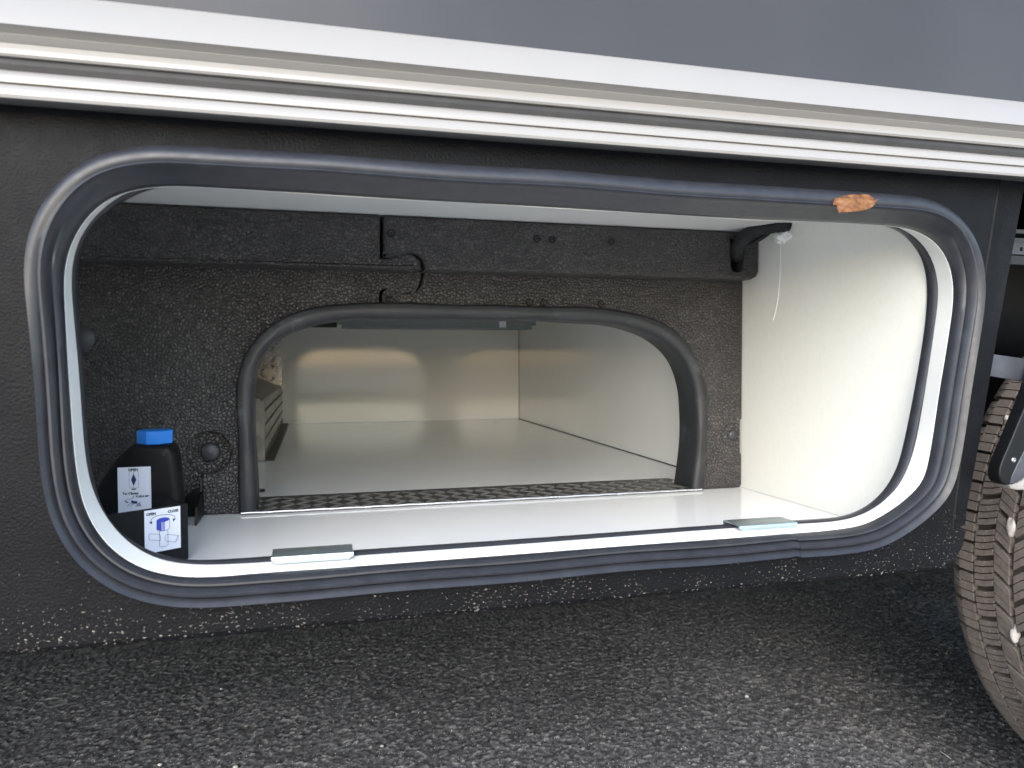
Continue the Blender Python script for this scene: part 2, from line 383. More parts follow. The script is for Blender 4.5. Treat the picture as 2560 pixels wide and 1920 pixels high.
# belt rail: profile (y, z) extruded along the side
def zy(py, y, px=640): return atY(px, py, y)[2]
def extr(name, prof, m, x0=GX0, x1=GX1, cuts=1, parent=VEH):
    V, Fc = [], []; k = len(prof); xs = np.linspace(x0, x1, cuts+1)
    for x in xs:
        for y, z in prof: V.append((x, y, z))
    for i in range(len(xs)-1):
        for q in range(k): r = (q+1) % k; Fc.append((i*k+q, i*k+r, (i+1)*k+r, (i+1)*k+q))
    Fc.append(tuple(range(k))); Fc.append(tuple((len(xs)-1)*k+q for q in range(k)))
    return mesh(name, V, Fc, m, parent, 38)
ub = [(0.003, zy(42, -0.004)), (-0.0160, zy(43, -0.0160)), (-0.0185, zy(47, -0.0180)), (-0.0320, zy(118, -0.0320)), (-0.0325, zy(121, -0.0325)), (-0.0310, zy(124, -0.0310)),
      (-0.0240, zy(143, -0.0240)), (-0.0246, zy(145, -0.0246)), (-0.0238, zy(148, -0.0238)), (-0.0182, zy(166, -0.0182)),
      (-0.0186, zy(171, -0.0186)), (-0.0200, zy(180, -0.0200)), (-0.0202, zy(189, -0.0202)), (-0.0188, zy(196, -0.0188)), (-0.0160, zy(199.5, -0.0160)), (0.003, zy(200, -0.004))]
extr('belt_rail', ub, 'rail')
gr = [(0.003, zy(198, -0.004)), (-0.0160, zy(199, -0.0160)), (-0.0180, zy(214, -0.0180)), (-0.0160, zy(232, -0.0160)), (0.003, zy(233, -0.004))]
extr('rail_rubber_strip', gr, 'groove')
lb = [(0.003, zy(228, -0.008)), (-0.0210, zy(229, -0.0210)), (-0.0275, zy(236, -0.0275)), (-0.0290, zy(246, -0.0290)), (-0.0285, zy(256, -0.0285)), (-0.0255, zy(259, -0.0255)), (-0.0255, zy(260, -0.0255)),
      (-0.0285, zy(263, -0.0285)), (-0.0305, zy(272, -0.0305)), (-0.0315, zy(284, -0.0315)), (-0.0305, zy(292, -0.0305)), (-0.0280, zy(295, -0.0280)), (-0.0220, zy(294, -0.0280)), (0.003, zy(292, -0.016))]
extr('lower_rail', lb, 'rail')

# hatch outlines, traced on the side of the vehicle
A_PX = [(1975, 1333.5), (2040, 1329), (2124, 1319), (2175, 1305), (2238, 1268), (2285, 1228), (2311, 1192), (2330, 1100), (2347, 985), (2368, 858), (2382, 758), (2380, 690), (2365, 643), (2338, 606), (2295, 580), (2235, 566), (2080, 556),
        (1903, 550), (1780, 543), (1530, 528), (1280, 513), (1000, 498), (694, 479), (463, 466), (370, 469), (293, 487), (248, 513), (212, 550), (183, 598), (168, 640), (160, 700), (164, 800), (169, 893), (182, 1086), (192, 1180), (210, 1265),
        (250, 1340), (305, 1393), (372, 1426), (460, 1442), (560, 1440), (640, 1433), (920, 1413), (1280, 1386), (1600, 1361.5), (1800, 1347), (1930, 1337)]
B_PX = [(640, 1406), (920, 1386), (1280, 1361), (1800, 1322), (2040, 1307), (2111, 1301), (2168, 1282), (2219, 1247), (2251, 1206), (2283, 1130), (2308, 997), (2332, 838), (2345, 739), (2345, 703), (2334, 655), (2312, 615), (2269, 577), (2180, 545), (2080, 538),
        (1780, 522), (1280, 490), (1000, 474), (694, 455), (463, 445), (360, 460), (300, 488), (263, 513), (224, 550), (195, 598), (181, 640), (177, 700), (187, 820), (198, 941), (212, 1134), (231, 1230), (272, 1306), (316, 1355), (372, 1391), (460, 1412), (550, 1411)]
C_PX = [(640, 1393), (920, 1373), (1280, 1349), (1800, 1312), (2040, 1297.7), (2111, 1290), (2168, 1266), (2213, 1225), (2240, 1180), (2257, 1130), (2285, 997), (2312, 838), (2321, 739), (2318, 687), (2304, 639), (2269, 593), (2237, 572), (2180, 556), (2080, 549),
        (1780, 533), (1280, 501), (1000, 486), (694, 467), (463, 458), (390, 470), (340, 486), (282, 519), (234, 561), (209, 602), (199, 640), (193, 700), (200, 820), (207, 893), (219, 1110), (240, 1225), (256, 1270), (296, 1328), (372, 1377), (460, 1399), (550, 1399)]
YA, YBL, YC = 0.006, 0.032, 0.040
NP = 320
PA = path_px(A_PX, YA, NP, 3)
NA = normals2(PA)
ctr = PA.mean(0)
# skirt panel with the hatch opening cut out, lower edge turned under, end flange turned in at the wheel arch
ZS = 0.4345; ZT = 0.905
cr_t, cr_b = atY(2499, 440)[[0, 2]], atY(2452, 740)[[0, 2]]
def crease(z): return cr_t[0]+(cr_b[0]-cr_t[0])*(z-cr_t[1])/(cr_b[1]-cr_t[1])
ed = [atY(*p, 0.010)[[0, 2]] for p in [(2570, 420), (2555, 500), (2500, 800), (2440, 1150), (2414, 1290)]]
def edge_x(z): return float(np.interp(z, [e[1] for e in ed[::-1]], [e[0] for e in ed[::-1]]))
ez = np.linspace(ZT, 0.475, 26)
xe = [max(edge_x(z), 0) for z in ez]
xcr = [min(crease(z), edge_x(z)-0.010) if z > 0.70 else min(crease(0.70)-(0.70-z)*0.13, edge_x(z)-0.010) for z in ez]
corner = [(edge_x(0.475)-0.010, 0.472), (edge_x(0.475)-0.014, 0.455), (edge_x(0.475)-0.024, 0.441), (edge_x(0.475)-0.040, ZS)]
outline = [(GX0, ZS), (GX0, ZT)] + list(zip(xcr, ez)) + corner
hole = [tuple(PA[i]+NA[i]*0.012) for i in range(NP)]
mes = [slab_mesh('s', [outline, hole], 0.0, 0.004, 0.0)]
V, Fc = [], []                                 # end flange
for z, a, b in zip(ez, xcr, xe):
    V += [(a, 0.0, z), (a+0.0016, -0.0009, z), (a+0.0034, 0.0006, z), (b-0.0008, 0.0095, z), (b, 0.0115, z), (b, 0.030, z)]
for i in range(len(ez)-1):
    for q in range(5): Fc.append((i*6+q, i*6+q+1, i*6+6+q+1, i*6+6+q))
fm = bpy.data.meshes.new('f'); fm.from_pydata([tuple(map(float, v)) for v in V], [], Fc); mes.append(fm)
V, Fc = [], []                                 # lower edge turned under
prof = [(0.0, ZS), (0.001, ZS-0.003), (0.005, ZS-0.0055), (0.012, ZS-0.006), (0.045, ZS-0.004)]
xs = np.linspace(GX0, corner[-1][0], 60)
for x in xs: V += [(x, y, z) for y, z in prof]
for i in range(len(xs)-1):
    for q in range(4): Fc.append((i*5+q, i*5+q+1, i*5+5+q+1, i*5+5+q))
lm = bpy.data.meshes.new('l'); lm.from_pydata([tuple(map(float, v)) for v in V], [], Fc); mes.append(lm)
me = join_meshes('side_skirt', mes); shade(me, 30)
tag(link('side_skirt', me, 'skirt', VEH), 'grained black plastic skirt panel speckled with road dirt along its lower edge')
me = slab_mesh('side_skirt', [[(1.86, ZS), (1.80, ZT), (GX1, ZT), (GX1, ZS)]], 0.0, 0.004); link('side_skirt', me, 'skirt', VEH)
# small clip under the skirt
p = atY(218, 1612, 0.004); Geo().box(p[0]-0.004, p[0]+0.004, 0.003, 0.010, p[2]-0.006, p[2]+0.010).build('skirt_clip', 'black_plastic', VEH, bevel=0.001)

# hatch seal: bulky round lobe along the top, flat ribbed section along the foot and the sides
P_TOP = [(0.000, 0.006), (0.000, 0.000), (0.0012, -0.004), (0.0035, -0.0085), (0.0045, -0.0115), (0.0068, -0.0165), (0.0095, -0.0235), (0.0105, -0.0265), (0.0116, -0.0275), (0.0127, -0.0268), (0.0130, -0.0250),
         (0.0150, -0.0262), (0.0190, -0.0262), (0.0235, -0.0235), (0.0275, -0.018), (0.0298, -0.010), (0.0305, 0.001)]
P_BOT = [(0.000, 0.006), (0.000, 0.000), (0.0008, -0.0042), (0.0026, -0.0066), (0.0044, -0.0068), (0.0054, -0.0030), (0.0060, -0.0052), (0.0076, -0.0104), (0.0100, -0.0128), (0.0122, -0.0124), (0.0136, -0.0098),
         (0.0141, -0.0078), (0.0150, -0.0094), (0.0180, -0.0120), (0.0206, -0.0140), (0.0218, -0.0118), (0.0220, 0.001)]
def seal_prof(i):
    x, z = PA[i]; tz = np.clip((z-0.60)/(0.80-0.60), 0, 1); left = np.clip((0.20-x)/0.38, 0, 1)
    w = tz*tz*(3-2*tz); right = np.clip((x-0.60)/0.09, 0, 1)
    nx_ = NA[i][0]; w = w*(1-0.75*max(0, nx_)**1.2)*(1-0.45*max(0, -nx_)**1.2)
    sc = 0.95-0.06*max(0, -nx_)+0.10*max(0, nx_)
    wav = 0.0006*math.sin(i*0.21)+0.0004*math.sin(i*0.053+1)
    return [((a[0]*w+b[0]*(1-w))*(sc*(1-w)+w)+(wav if 0 < q < 16 else 0), a[1]*w+b[1]*(1-w)) for q, (a, b) in enumerate(zip(P_TOP, P_BOT))]
tl = (PA[0]-PA[-1])/np.linalg.norm(PA[0]-PA[-1]); q_s = PA[-1]
PAo = np.vstack([PA, PA[0]-tl*0.0011]); NAo = np.vstack([NA, NA[:1]])
def seal_prof_o(i):
    if i == NP: return [(a-(0.0009 if 0 < q < 16 else 0), y-0.0004) for q, (a, y) in enumerate(seal_prof(0))]
    if i == NP-1: return [(a-(0.0006 if 0 < q < 16 else 0), y-0.0003) for q, (a, y) in enumerate(seal_prof(i))]
    return seal_prof(i)
V, Fc = sweep(PAo, NAo, seal_prof_o, closed=False, cap=True)
seal = mesh('hatch_seal', V, Fc, 'rubber', VEH, 34)
# white reveal and black inner edge
PB = path_px(B_PX, YBL, NP, 3)
k0 = np.argmin(np.linalg.norm(PB-PA[0], axis=1)); PB = np.roll(PB, -k0, 0)
cosang = lambda P: np.unwrap(np.arctan2((P-P.mean(0))[:, 1], (P-P.mean(0))[:, 0]))
if (cosang(PB)[-1]-cosang(PB)[0])*(cosang(PA)[-1]-cosang(PA)[0]) < 0: PB = np.roll(PB[::-1], 1, 0)
# pair A and B by normalised length so the reveal stays straight
PBm = np.array([PB[np.argmin(np.linalg.norm(PB-(PA[i]-NA[i]*0.002), axis=1))] for i in range(NP)]); PBm = smooth_path(PBm, 6)
V, Fc = [], []
for i in range(NP):
    a = PA[i]-NA[i]*0.0004; b = PBm[i]
    V += [(a[0]+NA[i][0]*0.004, YA-0.001, a[1]+NA[i][1]*0.004), (a[0], YA, a[1]), (b[0], YBL, b[1]), (b[0]+NA[i][0]*0.02, YBL+0.001, b[1]+NA[i][1]*0.02)]
for i in range(NP):
    j = (i+1) % NP
    for q in range(3): Fc.append((i*4+q, i*4+q+1, j*4+q+1, j*4+q))
mesh('hatch_frame', V, Fc, 'frame_white', VEH, 40)
PC = path_px(C_PX, YC, NP, 3); NC = normals2(PC)
LP = [(0.0075, 0.0345), (0.0060, 0.0312), (0.0030, 0.0306), (0.0008, 0.0330), (0.0, 0.0370), (0.0003, 0.0420), (0.003, 0.0450), (0.008, 0.0455)]
V, Fc = sweep(PC, NC, lambda i: LP, closed=True)
mesh('frame_edge_trim', V, Fc, 'rubber', VEH, 50)
# front bulkhead of the locker around the opening (inside of the side wall)
hole = [tuple(PC[i]+NC[i]*0.004) for i in range(NP)]
me = slab_mesh('locker_front_wall', [[(-0.40, ZF-0.008), (-0.40, 0.90), (XW+0.012, 0.90), (XW+0.006, 0.50), (0.672, 0.470), (0.640, ZF-0.008)], hole], 0.040, 0.0465); link('locker_front_wall', me, 'frame_white', VEH)

# locker and through-garage lining
XL = -0.36
P5 = [(XL-0.02, 0.047), (0.640, 0.047), (XW+0.003, 0.10), (XW+0.003, YF+0.056), (XB+0.05, YF+0.0562), (XB+0.05, YB+0.02), (XL-0.02, YB+0.02)]
mesh('locker_floor', [(x, y, z) for z in (ZF-0.010, ZF) for x, y in P5], [tuple(range(7)), tuple(range(13, 6, -1))]+[(i, (i+1) % 7, 7+(i+1) % 7, 7+i) for i in range(7)], None, VEH)
FLOOR = [o for o in bpy.data.objects if o.name == 'locker_floor'][0]
def m_wall():
    m, t, p = new_mat('scratched white laminate'); v = coords(t)
    b0 = ramp(t, noise(t, v, 5, 2), [(0.3, (0.78, 0.775, 0.715)), (0.7, (0.80, 0.795, 0.74))])
    fib = ramp(t, noise(t, coords(t, (1, 1.3, 1)), 120, 6, 0.75), [(0.36, 0.97), (0.5, 1.0), (0.66, 1.015)])
    t.links.new(mix(t, 1.0, b0, fib, 'MULTIPLY'), p.inputs['Base Color'])
    t.links.new(ramp(t, noise(t, coords(t, (1, 3, 40)), 20, 4), [(0.3, 0.30), (0.7, 0.40)]), p.inputs['Roughness'])
    bump(t, noise(t, coords(t, (1, 1, 7)), 140, 5), p, 0.08, 0.0005); return m
M['wall'] = m_wall()
def m_floor():
    m, t, p = new_mat('glossy white floor with grit'); v = coords(t)
    vo = nd(t, 'ShaderNodeTexVoronoi'); vo.inputs['Scale'].default_value = 75; t.links.new(v, vo.inputs['Vector'])
    sx = nd(t, 'ShaderNodeSeparateXYZ'); t.links.new(vo.outputs['Color'], sx.inputs[0])
    lt = nd(t, 'ShaderNodeMath', operation='LESS_THAN'); t.links.new(sx.outputs[0], lt.inputs[0]); lt.inputs[1].default_value = 0.022
    d = nd(t, 'ShaderNodeMath', operation='LESS_THAN'); t.links.new(vo.outputs['Distance'], d.inputs[0]); d.inputs[1].default_value = 0.085
    mm = nd(t, 'ShaderNodeMath', operation='MULTIPLY'); t.links.new(lt.outputs[0], mm.inputs[0]); t.links.new(d.outputs[0], mm.inputs[1])
    b0 = ramp(t, noise(t, v, 9, 5, 0.65), [(0.3, (0.855, 0.862, 0.845)), (0.7, (0.885, 0.893, 0.882))])
    t.links.new(mix(t, mm.outputs[0], b0, (0.25, 0.22, 0.19)), p.inputs['Base Color'])
    t.links.new(ramp(t, noise(t, coords(t, (1, 6, 1)), 24, 6, 0.7), [(0.35, 0.06), (0.7, 0.15)]), p.inputs['Roughness']); return m
M['floor'] = m_floor(); FLOOR.data.materials.append(M['floor'])
V = [(XW, 0.0467, ZF), (XW, YF+0.06, ZF), (XW, YF+0.06, ZC), (XW, 0.0467, ZC)]
Geo().box(XW, XW+0.02, 0.0467, YF+0.055, ZF+0.0005, ZC+0.02).build('locker_right_wall', 'wall', VEH)
g = Geo(); g.add([(XW+0.004, YF+0.056, ZF), (XB, YB, ZF), (XB, YB, 0.90), (XW+0.004, YF+0.056, 0.90), (XW+0.03, YF+0.056, ZF), (XB+0.03, YB, ZF), (XB+0.03, YB, 0.90), (XW+0.03, YF+0.056, 0.90)],
      [(0, 1, 2, 3), (4, 7, 6, 5), (0, 4, 5, 1), (3, 2, 6, 7), (0, 3, 7, 4), (1, 5, 6, 2)]); g.build('garage_right_wall', 'laminate', VEH)
Geo().box(XL, XW+0.0, 0.0467, YF+0.055, ZC, ZC+0.018).build('locker_ceiling', 'laminate', VEH)
Geo().box(XL, XB+0.03, YF+0.056, YB, 0.872, 0.89).build('garage_ceiling', 'laminate', VEH)
Geo().box(XL-0.02, XB+0.03, YB+0.0005, YB+0.02, ZF+0.0005, 0.90).build('garage_far_wall', 'laminate', VEH)
Geo().box(XL-0.02, XL, 0.0467, YB, ZF+0.0005, 0.895).build('garage_left_wall', 'laminate', VEH)
# dark joint lines between floor and walls
V, Fc = tube([(XW+0.004+0.001, YF+0.058, ZF+0.0005), (XB-0.001, YB-0.001, ZF+0.0005)], 0.0016, 6); mesh('floor_joint', V, Fc, 'groove', VEH)
V, Fc = tube([(XB-0.0005, YB-0.0005, ZF), (XB-0.0005, YB-0.0005, 0.87)], 0.0011, 6); mesh('corner_joint', V, Fc, 'groove', VEH)

# foam bulkhead: two interlocking panels, upper band proud of the lower field
def fz(px, py, y): q = atY(px, py, y); return (float(q[0]), float(q[2]))
arch_out = [(602, 1290), (597, 1150), (592, 1040), (590, 980), (598, 920), (615, 870), (648, 830), (700, 797), (770, 774), (850, 762), (949, 758), (1157, 761), (1389, 764), (1520, 768), (1600, 780), (1668, 800), (1722, 838), (1757, 890), (1778, 950), (1786, 1010), (1784, 1100), (1766, 1222)]
arch_mid = [(622, 1288), (617, 1150), (613, 1040), (612, 980), (620, 922), (640, 878), (672, 842), (718, 812), (780, 791), (855, 780), (949, 777), (1157, 780), (1389, 784), (1510, 790), (1582, 802), (1645, 824), (1692, 860), (1724, 905), (1744, 960), (1751, 1010), (1749, 1100), (1738, 1222)]
PM = path_px(arch_mid, YF, 150, 3, closed=False); NMd = normals2(PM, False)
seam_px = [(951, 505), (951, 634), (956, 643), (968, 645), (990, 639), (1015, 633), (1035, 637), (1050, 652), (1054, 668), (1050, 700), (1042, 718), (1028, 730), (1008, 733), (985, 727), (962, 722), (952, 727), (948, 740), (948, 775)]
seam_u = catmull([fz(x, y, YU) for x, y in seam_px if y <= 690], 4, False)
seam_l = catmull([fz(x, y, YF) for x, y in seam_px], 4, False)
ZG = fz(1000, 672, YU)[1]
ztop = ZC-0.001
j = np.argmin(np.abs(PM[:, 0]-seam_l[-1][0])+(PM[:, 1] < 0.7)*9)
seam_l = [p for p in seam_l if p[1] > PM[j][1]+0.001 and p[1] < ztop]
seam_u = [p for p in seam_u if ZG < p[1] < ztop]
mouth_l = [tuple(PM[i]) for i in range(j, -1, -1)]; mouth_r = [tuple(PM[i]) for i in range(j+1, len(PM))]
fb = ZF+0.001
lp, rp = fz(522, 1132, YF), fz(1829, 1087, YF)
rr = 51/1866*(DIST+YF)*0.99
left_lower = [(XL+0.001, fb), (XL+0.001, ztop)] + [(seam_l[0][0], ztop)] + list(seam_l) + mouth_l[:-1] + [(mouth_l[-1][0], fb)]
gap = 0.0042
xr = XW-0.0015
ntop, nbot = fz(1850, 1050, YF)[1], fz(1850, 1131, YF)[1]
right_lower = [(mouth_r[-1][0], fb), (xr-0.004, fb), (xr, fb+0.004), (xr, nbot-0.003), (xr-0.003, nbot), (xr-0.003, ntop), (xr, ntop+0.003), (xr, ztop), (seam_l[0][0]+gap, ztop)] + [(p[0]+gap*(1 if q < 22 or q > 55 else 1.1), p[1]-0.0006) for q, p in enumerate(seam_l)] + mouth_r[:-1]
ring_r = 0.0175
hole_l = circle(lp[0], lp[1], rr, rr, 48)
ml = slab_mesh('l', [left_lower, hole_l], YF, YF+0.05, 0.0015)
mr_ = slab_mesh('r', [right_lower], YF, YF+0.05, 0.0015)
sl_c = fz(1845, 660, YU); sw = 18/1866*(DIST+YU)*1.1
slot = [(sl_c[0]-sw, ZC-0.012), (sl_c[0]-sw, sl_c[1]+sw*0.2)] + [(sl_c[0]+sw*math.cos(a), sl_c[1]+sw*math.sin(a)*1.1) for a in np.linspace(math.pi, 2*math.pi, 12)][1:-1] + [(sl_c[0]+sw, sl_c[1]+sw*0.2), (sl_c[0]+sw, ZC-0.012)]
zg = lambda x: ZG
up_l = [(XL+0.001, ZG), (XL+0.001, ztop), (seam_u[0][0]-0.003, ztop), (seam_u[0][0], ztop-0.004)] + list(seam_u) + [(seam_u[-1][0], ZG)]
xu = XW-0.002
up_r = [(seam_u[-1][0]+gap, ZG), (xu-0.012, ZG), (xu-0.004, ZG+0.004), (xu, ZG+0.012), (xu, ztop), (seam_u[0][0]+gap+0.003, ztop), (seam_u[0][0]+gap, ztop-0.004)] + [(p[0]+gap, p[1]) for p in seam_u]
mul = slab_mesh('ul', [up_l], YU, YF+0.0025, 0.005, 3)
mur = slab_mesh('ur', [up_r, slot], YU, YF+0.0025, 0.005, 3)
me = join_meshes('foam_panel', [ml, mul]); shade(me, 40); FL = tag(link('foam_panel', me, 'foam', VEH), 'black bead foam panel with jigsaw tongue')
me = join_meshes('foam_panel', [mr_, mur]); shade(me, 40); FR = tag(link('foam_panel', me, 'foam', VEH), 'black bead foam panel with cable slot and studs')
Geo().box(sl_c[0]-0.03, min(sl_c[0]+0.03, XW-0.003), YF-0.008, YF-0.0005, ZG+0.006, ZC-0.006).build('slot_backing', 'under', FR)
Geo().box(seam_l[0][0]-0.012, seam_l[0][0]+0.05, YF+0.0502, YF+0.054, PM[j][1]+0.004, ZC-0.004).build('seam_backing', 'under', FL)
# round fixing recess with button (left) and the half-hidden one by the right wall
V, Fc = lathe_y(lp[0], lp[1], [(0.0001, YF+0.014), (rr*0.93, YF+0.0135), (rr*1.0, YF+0.010), (rr*1.001, YF+0.002)], 40); mesh('recess', V, Fc, 'foam', FL, 50)
def button(c, r, y, parent):
    pr = [(r, y+0.009), (r, y+0.001), (r*0.94, y-0.0012), (r*0.75, y-0.0030), (r*0.45, y-0.0040), (r*0.001, y-0.0044)]
    V, Fc = lathe_y(c[0], c[1], pr, 32); return mesh('plug', V, Fc, 'button', parent, 60)
button((lp[0]+0.001, lp[1]), rr*0.45, YF+0.008, FL)
bp = fz(1833, 1088, YF); button(bp, 0.0098, YF+0.001, FR)
def ring(c, r, w, y, parent, m='under', a0=0, a1=2*math.pi, dep=0.0005):
    V, Fc = [], []; n = 40
    for i in range(n+1):
        a = a0+(a1-a0)*i/n
        for q in (r-w, r+w): V.append((c[0]+q*math.cos(a), y-dep, c[1]+q*math.sin(a)))
    for i in range(n): Fc.append((2*i, 2*i+1, 2*i+3, 2*i+2))
    return mesh('moulded_ring', V, Fc, m, parent)
ring(rp, 0.0185, 0.0011, YF, FR, a0=math.radians(70), a1=math.radians(285))
ring(fz(1815, 935, YF), 0.0110, 0.0005, YF, FR, a0=-1.4, a1=1.2)
ring(fz(1640, 600, YU), 0.0062, 0.0003, YU, FR, a0=-1.2, a1=0.8)
ring(fz(1265, 760, YF), 0.0075, 0.0004, YF, FR, a0=0.3, a1=3.6)
M['stud'] = plain('dull black stud', (0.004, 0.004, 0.0042), 0.55, spec=0.4)
def stud(px, py, y, parent, r=0.0056):
    c = fz(px, py, y)
    V, Fc = lathe_y(c[0], c[1], [(r, y+0.003), (r, y-0.0006), (r*0.82, y-0.0016), (r*0.62, y-0.0012), (r*0.55, y+0.0015), (r*0.25, y+0.001), (r*0.2, y-0.001), (0.00005, y-0.0013)], 20)
    return mesh('stud', V, Fc, 'stud', parent, 40)
for x, y in [(978, 583), (1342, 597), (1380, 599), (1528, 605)]: stud(x, y, YU, FR)
for x, y in [(974, 751), (1323, 756), (1359, 757), (1502, 760)]: stud(x, y, YF, FR)
# left recess partly hidden by the frame
c = fz(196, 845, YF); V, Fc = lathe_y(c[0], c[1], [(0.00005, YF-0.004), (0.016, YF-0.003), (0.020, YF+0.001), (0.021, YF-0.0005)], 30); mesh('plug', V, Fc, 'button', FL, 60)

# rubber edging round the arch
TP = [(0.0005, YF-0.0005), (0.0105, YF-0.001), (0.0112, YF-0.004), (0.0085, YF-0.0090), (0.0030, YF-0.0115), (-0.0040, YF-0.0115), (-0.0085, YF-0.0085), (-0.0105, YF-0.0040), (-0.0110, YF+0.010), (-0.0105, YF+0.052), (-0.0070, YF+0.056), (0.004, YF+0.056), (0.004, YF+0.0515), (0.0, YF+0.0515)]
def trim_prof(i):
    s = 1+0.06*math.sin(i*0.35)+0.05*math.sin(i*0.11+2); return [(a*s, y-0.0012*math.sin(i*0.23)) for a, y in TP]
P2 = PM.copy(); N2 = NMd
P2[0] = (P2[0][0], ZF+0.0008); P2[-1] = (P2[-1][0], ZF+0.0008)
V, Fc = sweep(P2, N2, trim_prof, closed=False, ring=True, cap=True)
mesh('arch_edging', V, Fc, 'trim', VEH, 35)

# chequer-plate threshold
tx0, tx1 = fz(605, 1287, YF)[0], fz(1745, 1214, YF)[0]
ty0, ty1 = YF-0.014, atZ(1000, 1226, ZF+0.004)[1]
TH = Geo().box(tx0, tx1, ty0+0.0016, ty1, ZF+0.0006, ZF+0.0040).build('threshold_plate', 'alu_dark', VEH, bevel=0.0004)
tag(TH, 'dark chequer plate threshold strip with bright front edge')
V, Fc = tube([(x, ty0+0.0008, ZF+0.0030+0.0003*math.sin(i*1.7)) for i, x in enumerate(np.linspace(tx0, tx1, 60))], 0.0014, 8); mesh('front_edge', V, Fc, 'alu_bright', TH, 50)
def lens_mesh(L, Wd, Hh):
    V, Fc = [], []; n = 9
    for i in range(n):
        t = -1+2*i/(n-1); w = Wd*(1-t*t)**0.7
        V += [(t*L, -w, 0), (t*L*0.97, -w*0.45, Hh*(1-t*t*0.6)), (t*L*0.97, w*0.45, Hh*(1-t*t*0.6)), (t*L, w, 0)]
    for i in range(n-1):
        for q in range(3): Fc.append((i*4+q, i*4+q+1, i*4+q+5, i*4+q+4))
    me = bpy.data.meshes.new('tread_bar'); me.from_pydata([tuple(map(float, v)) for v in V], [], Fc); me.update(); shade(me, 50); me.materials.append(M['alu_dark']); return me
bar_me = lens_mesh(0.0145, 0.0031, 0.0016)
M['bar'] = plain('highlighted aluminium bars', (0.34, 0.335, 0.32), 0.35, metal=0.8, var=0.1, vscale=120)  # lighter than the plate: highlight on the raised bars put into the colour
bar_me.materials.clear(); bar_me.materials.append(M['bar'])
def place(name, me, parent, loc, rot=(0, 0, 0)):
    o = bpy.data.objects.new(name, me); COL.objects.link(o); o.parent = parent
    w = parent.location.copy(); q = parent.parent
    while q is not None: w += q.location; q = q.parent
    # parts of motorhome pieces hang at offset -w, so add back
    o.location = Vector(loc)-w; o.rotation_euler = rot; return o
rows = np.arange(ty0+0.0125, ty1-0.0105, 0.0195)
for a, yy in enumerate(rows):
    for b, xx in enumerate(np.arange(tx0+0.014, tx1-0.013, 0.0225)):
        place('tread_bar', bar_me, TH, (xx, yy, ZF+0.0040), (0, 0, math.radians(45 if (a+b) % 2 else -45)))
for px, py in [(1683, 1202), (1727, 1217)]:
    q = atZ(px, py, ZF+0.005); V, Fc = lathe_y(0, 0, [(0.0032, 0.0), (0.003, -0.0015), (0.0016, -0.0024), (0.00002, -0.0027)], 14)
    V = [(q[0]+v[0], min(q[1], ty1-0.004)+v[2], ZF+0.0040-v[1]) for v in V]; mesh('rivet', V, Fc, 'alu', TH, 60)

# overhead duct in the garage, and the white tag on it
yd = 1.35
d0, d1 = atY(845, 819, yd), atY(1343, 828, yd)
g = Geo().box(d0[0], d1[0], yd, yd+0.09, d0[2], 0.8718).build('overhead_duct', 'duct', VEH, bevel=0.012)
e0 = atY(700, 812, yd+0.02); Geo().box(e0[0]-0.1, d0[0]-0.002, yd+0.02, yd+0.06, e0[2]-0.004, e0[2]+0.012).build('duct_outlet', 'under', VEH)
t0 = atY(1248, 806, yd); Geo().box(t0[0], t0[0]+0.019, yd-0.0015, yd-0.0003, t0[2]-0.014, t0[2]+0.02).build('duct_tag', 'paper', VEH)

# small black disc on the garage floor behind the left edging
q = atZ(652, 1228, ZF); V, Fc = lathe_y(0, 0, [(0.011, 0), (0.010, -0.003), (0.004, -0.004), (0.0001, -0.004)], 18); mesh('floor_disc', [(q[0]-0.004+v[0], q[1]+v[2], ZF-v[1]) for v in V], Fc, 'black_plastic', VEH, 50)

# zinc catches hooked over the lower edge of the hatch frame
def catch(xl, xr_, py_l, py_r, lab):
    za, zb = atY(xl, py_l, 0.020)[2], atY(xr_, py_r, 0.020)[2]
    x0, x1 = atY(xl, py_l, 0.020)[0], atY(xr_, py_r, 0.020)[0]
    zt = (za+zb)/2; th = 0.0013; r = 0.0016
    outer = [(0.0200, zt-0.0062), (0.0198, zt-r), (0.0203, zt-0.0004), (0.0216, zt), (0.0500, zt), (0.0512, zt-0.0006), (0.0516, zt-r), (0.0516, zt-0.0100)]
    inner = [(y+(th if y < 0.03 else -th), z-(th if zt-z < 0.0005 else 0.0)) for y, z in outer]
    prof_ = outer+inner[::-1]; k = len(prof_); V, Fc = [], []
    for x_, cut in ((x0, 0.003), (x0+0.004, 0), (x1-0.004, 0), (x1, 0.003)):
        for q, (y, z) in enumerate(prof_): V.append((x_, y, z+(cut if q in (0, k-1) else 0)))
    for i in range(3):
        for q in range(k): r2 = (q+1) % k; Fc.append((i*k+q, i*k+r2, (i+1)*k+r2, (i+1)*k+q))
    for i in (0, 3): Fc += [(i*k+q, i*k+q+1, i*k+k-2-q, i*k+k-1-q) for q in range(len(outer)-1)]
    tag(mesh('catch_clip', V, Fc, 'zinc', VEH, 30), lab)
catch(678, 884, 1394, 1379, 'zinc plated catch clip towards the canister end')
catch(1848, 1994, 1316, 1304.5, 'zinc plated catch clip towards the wheel')

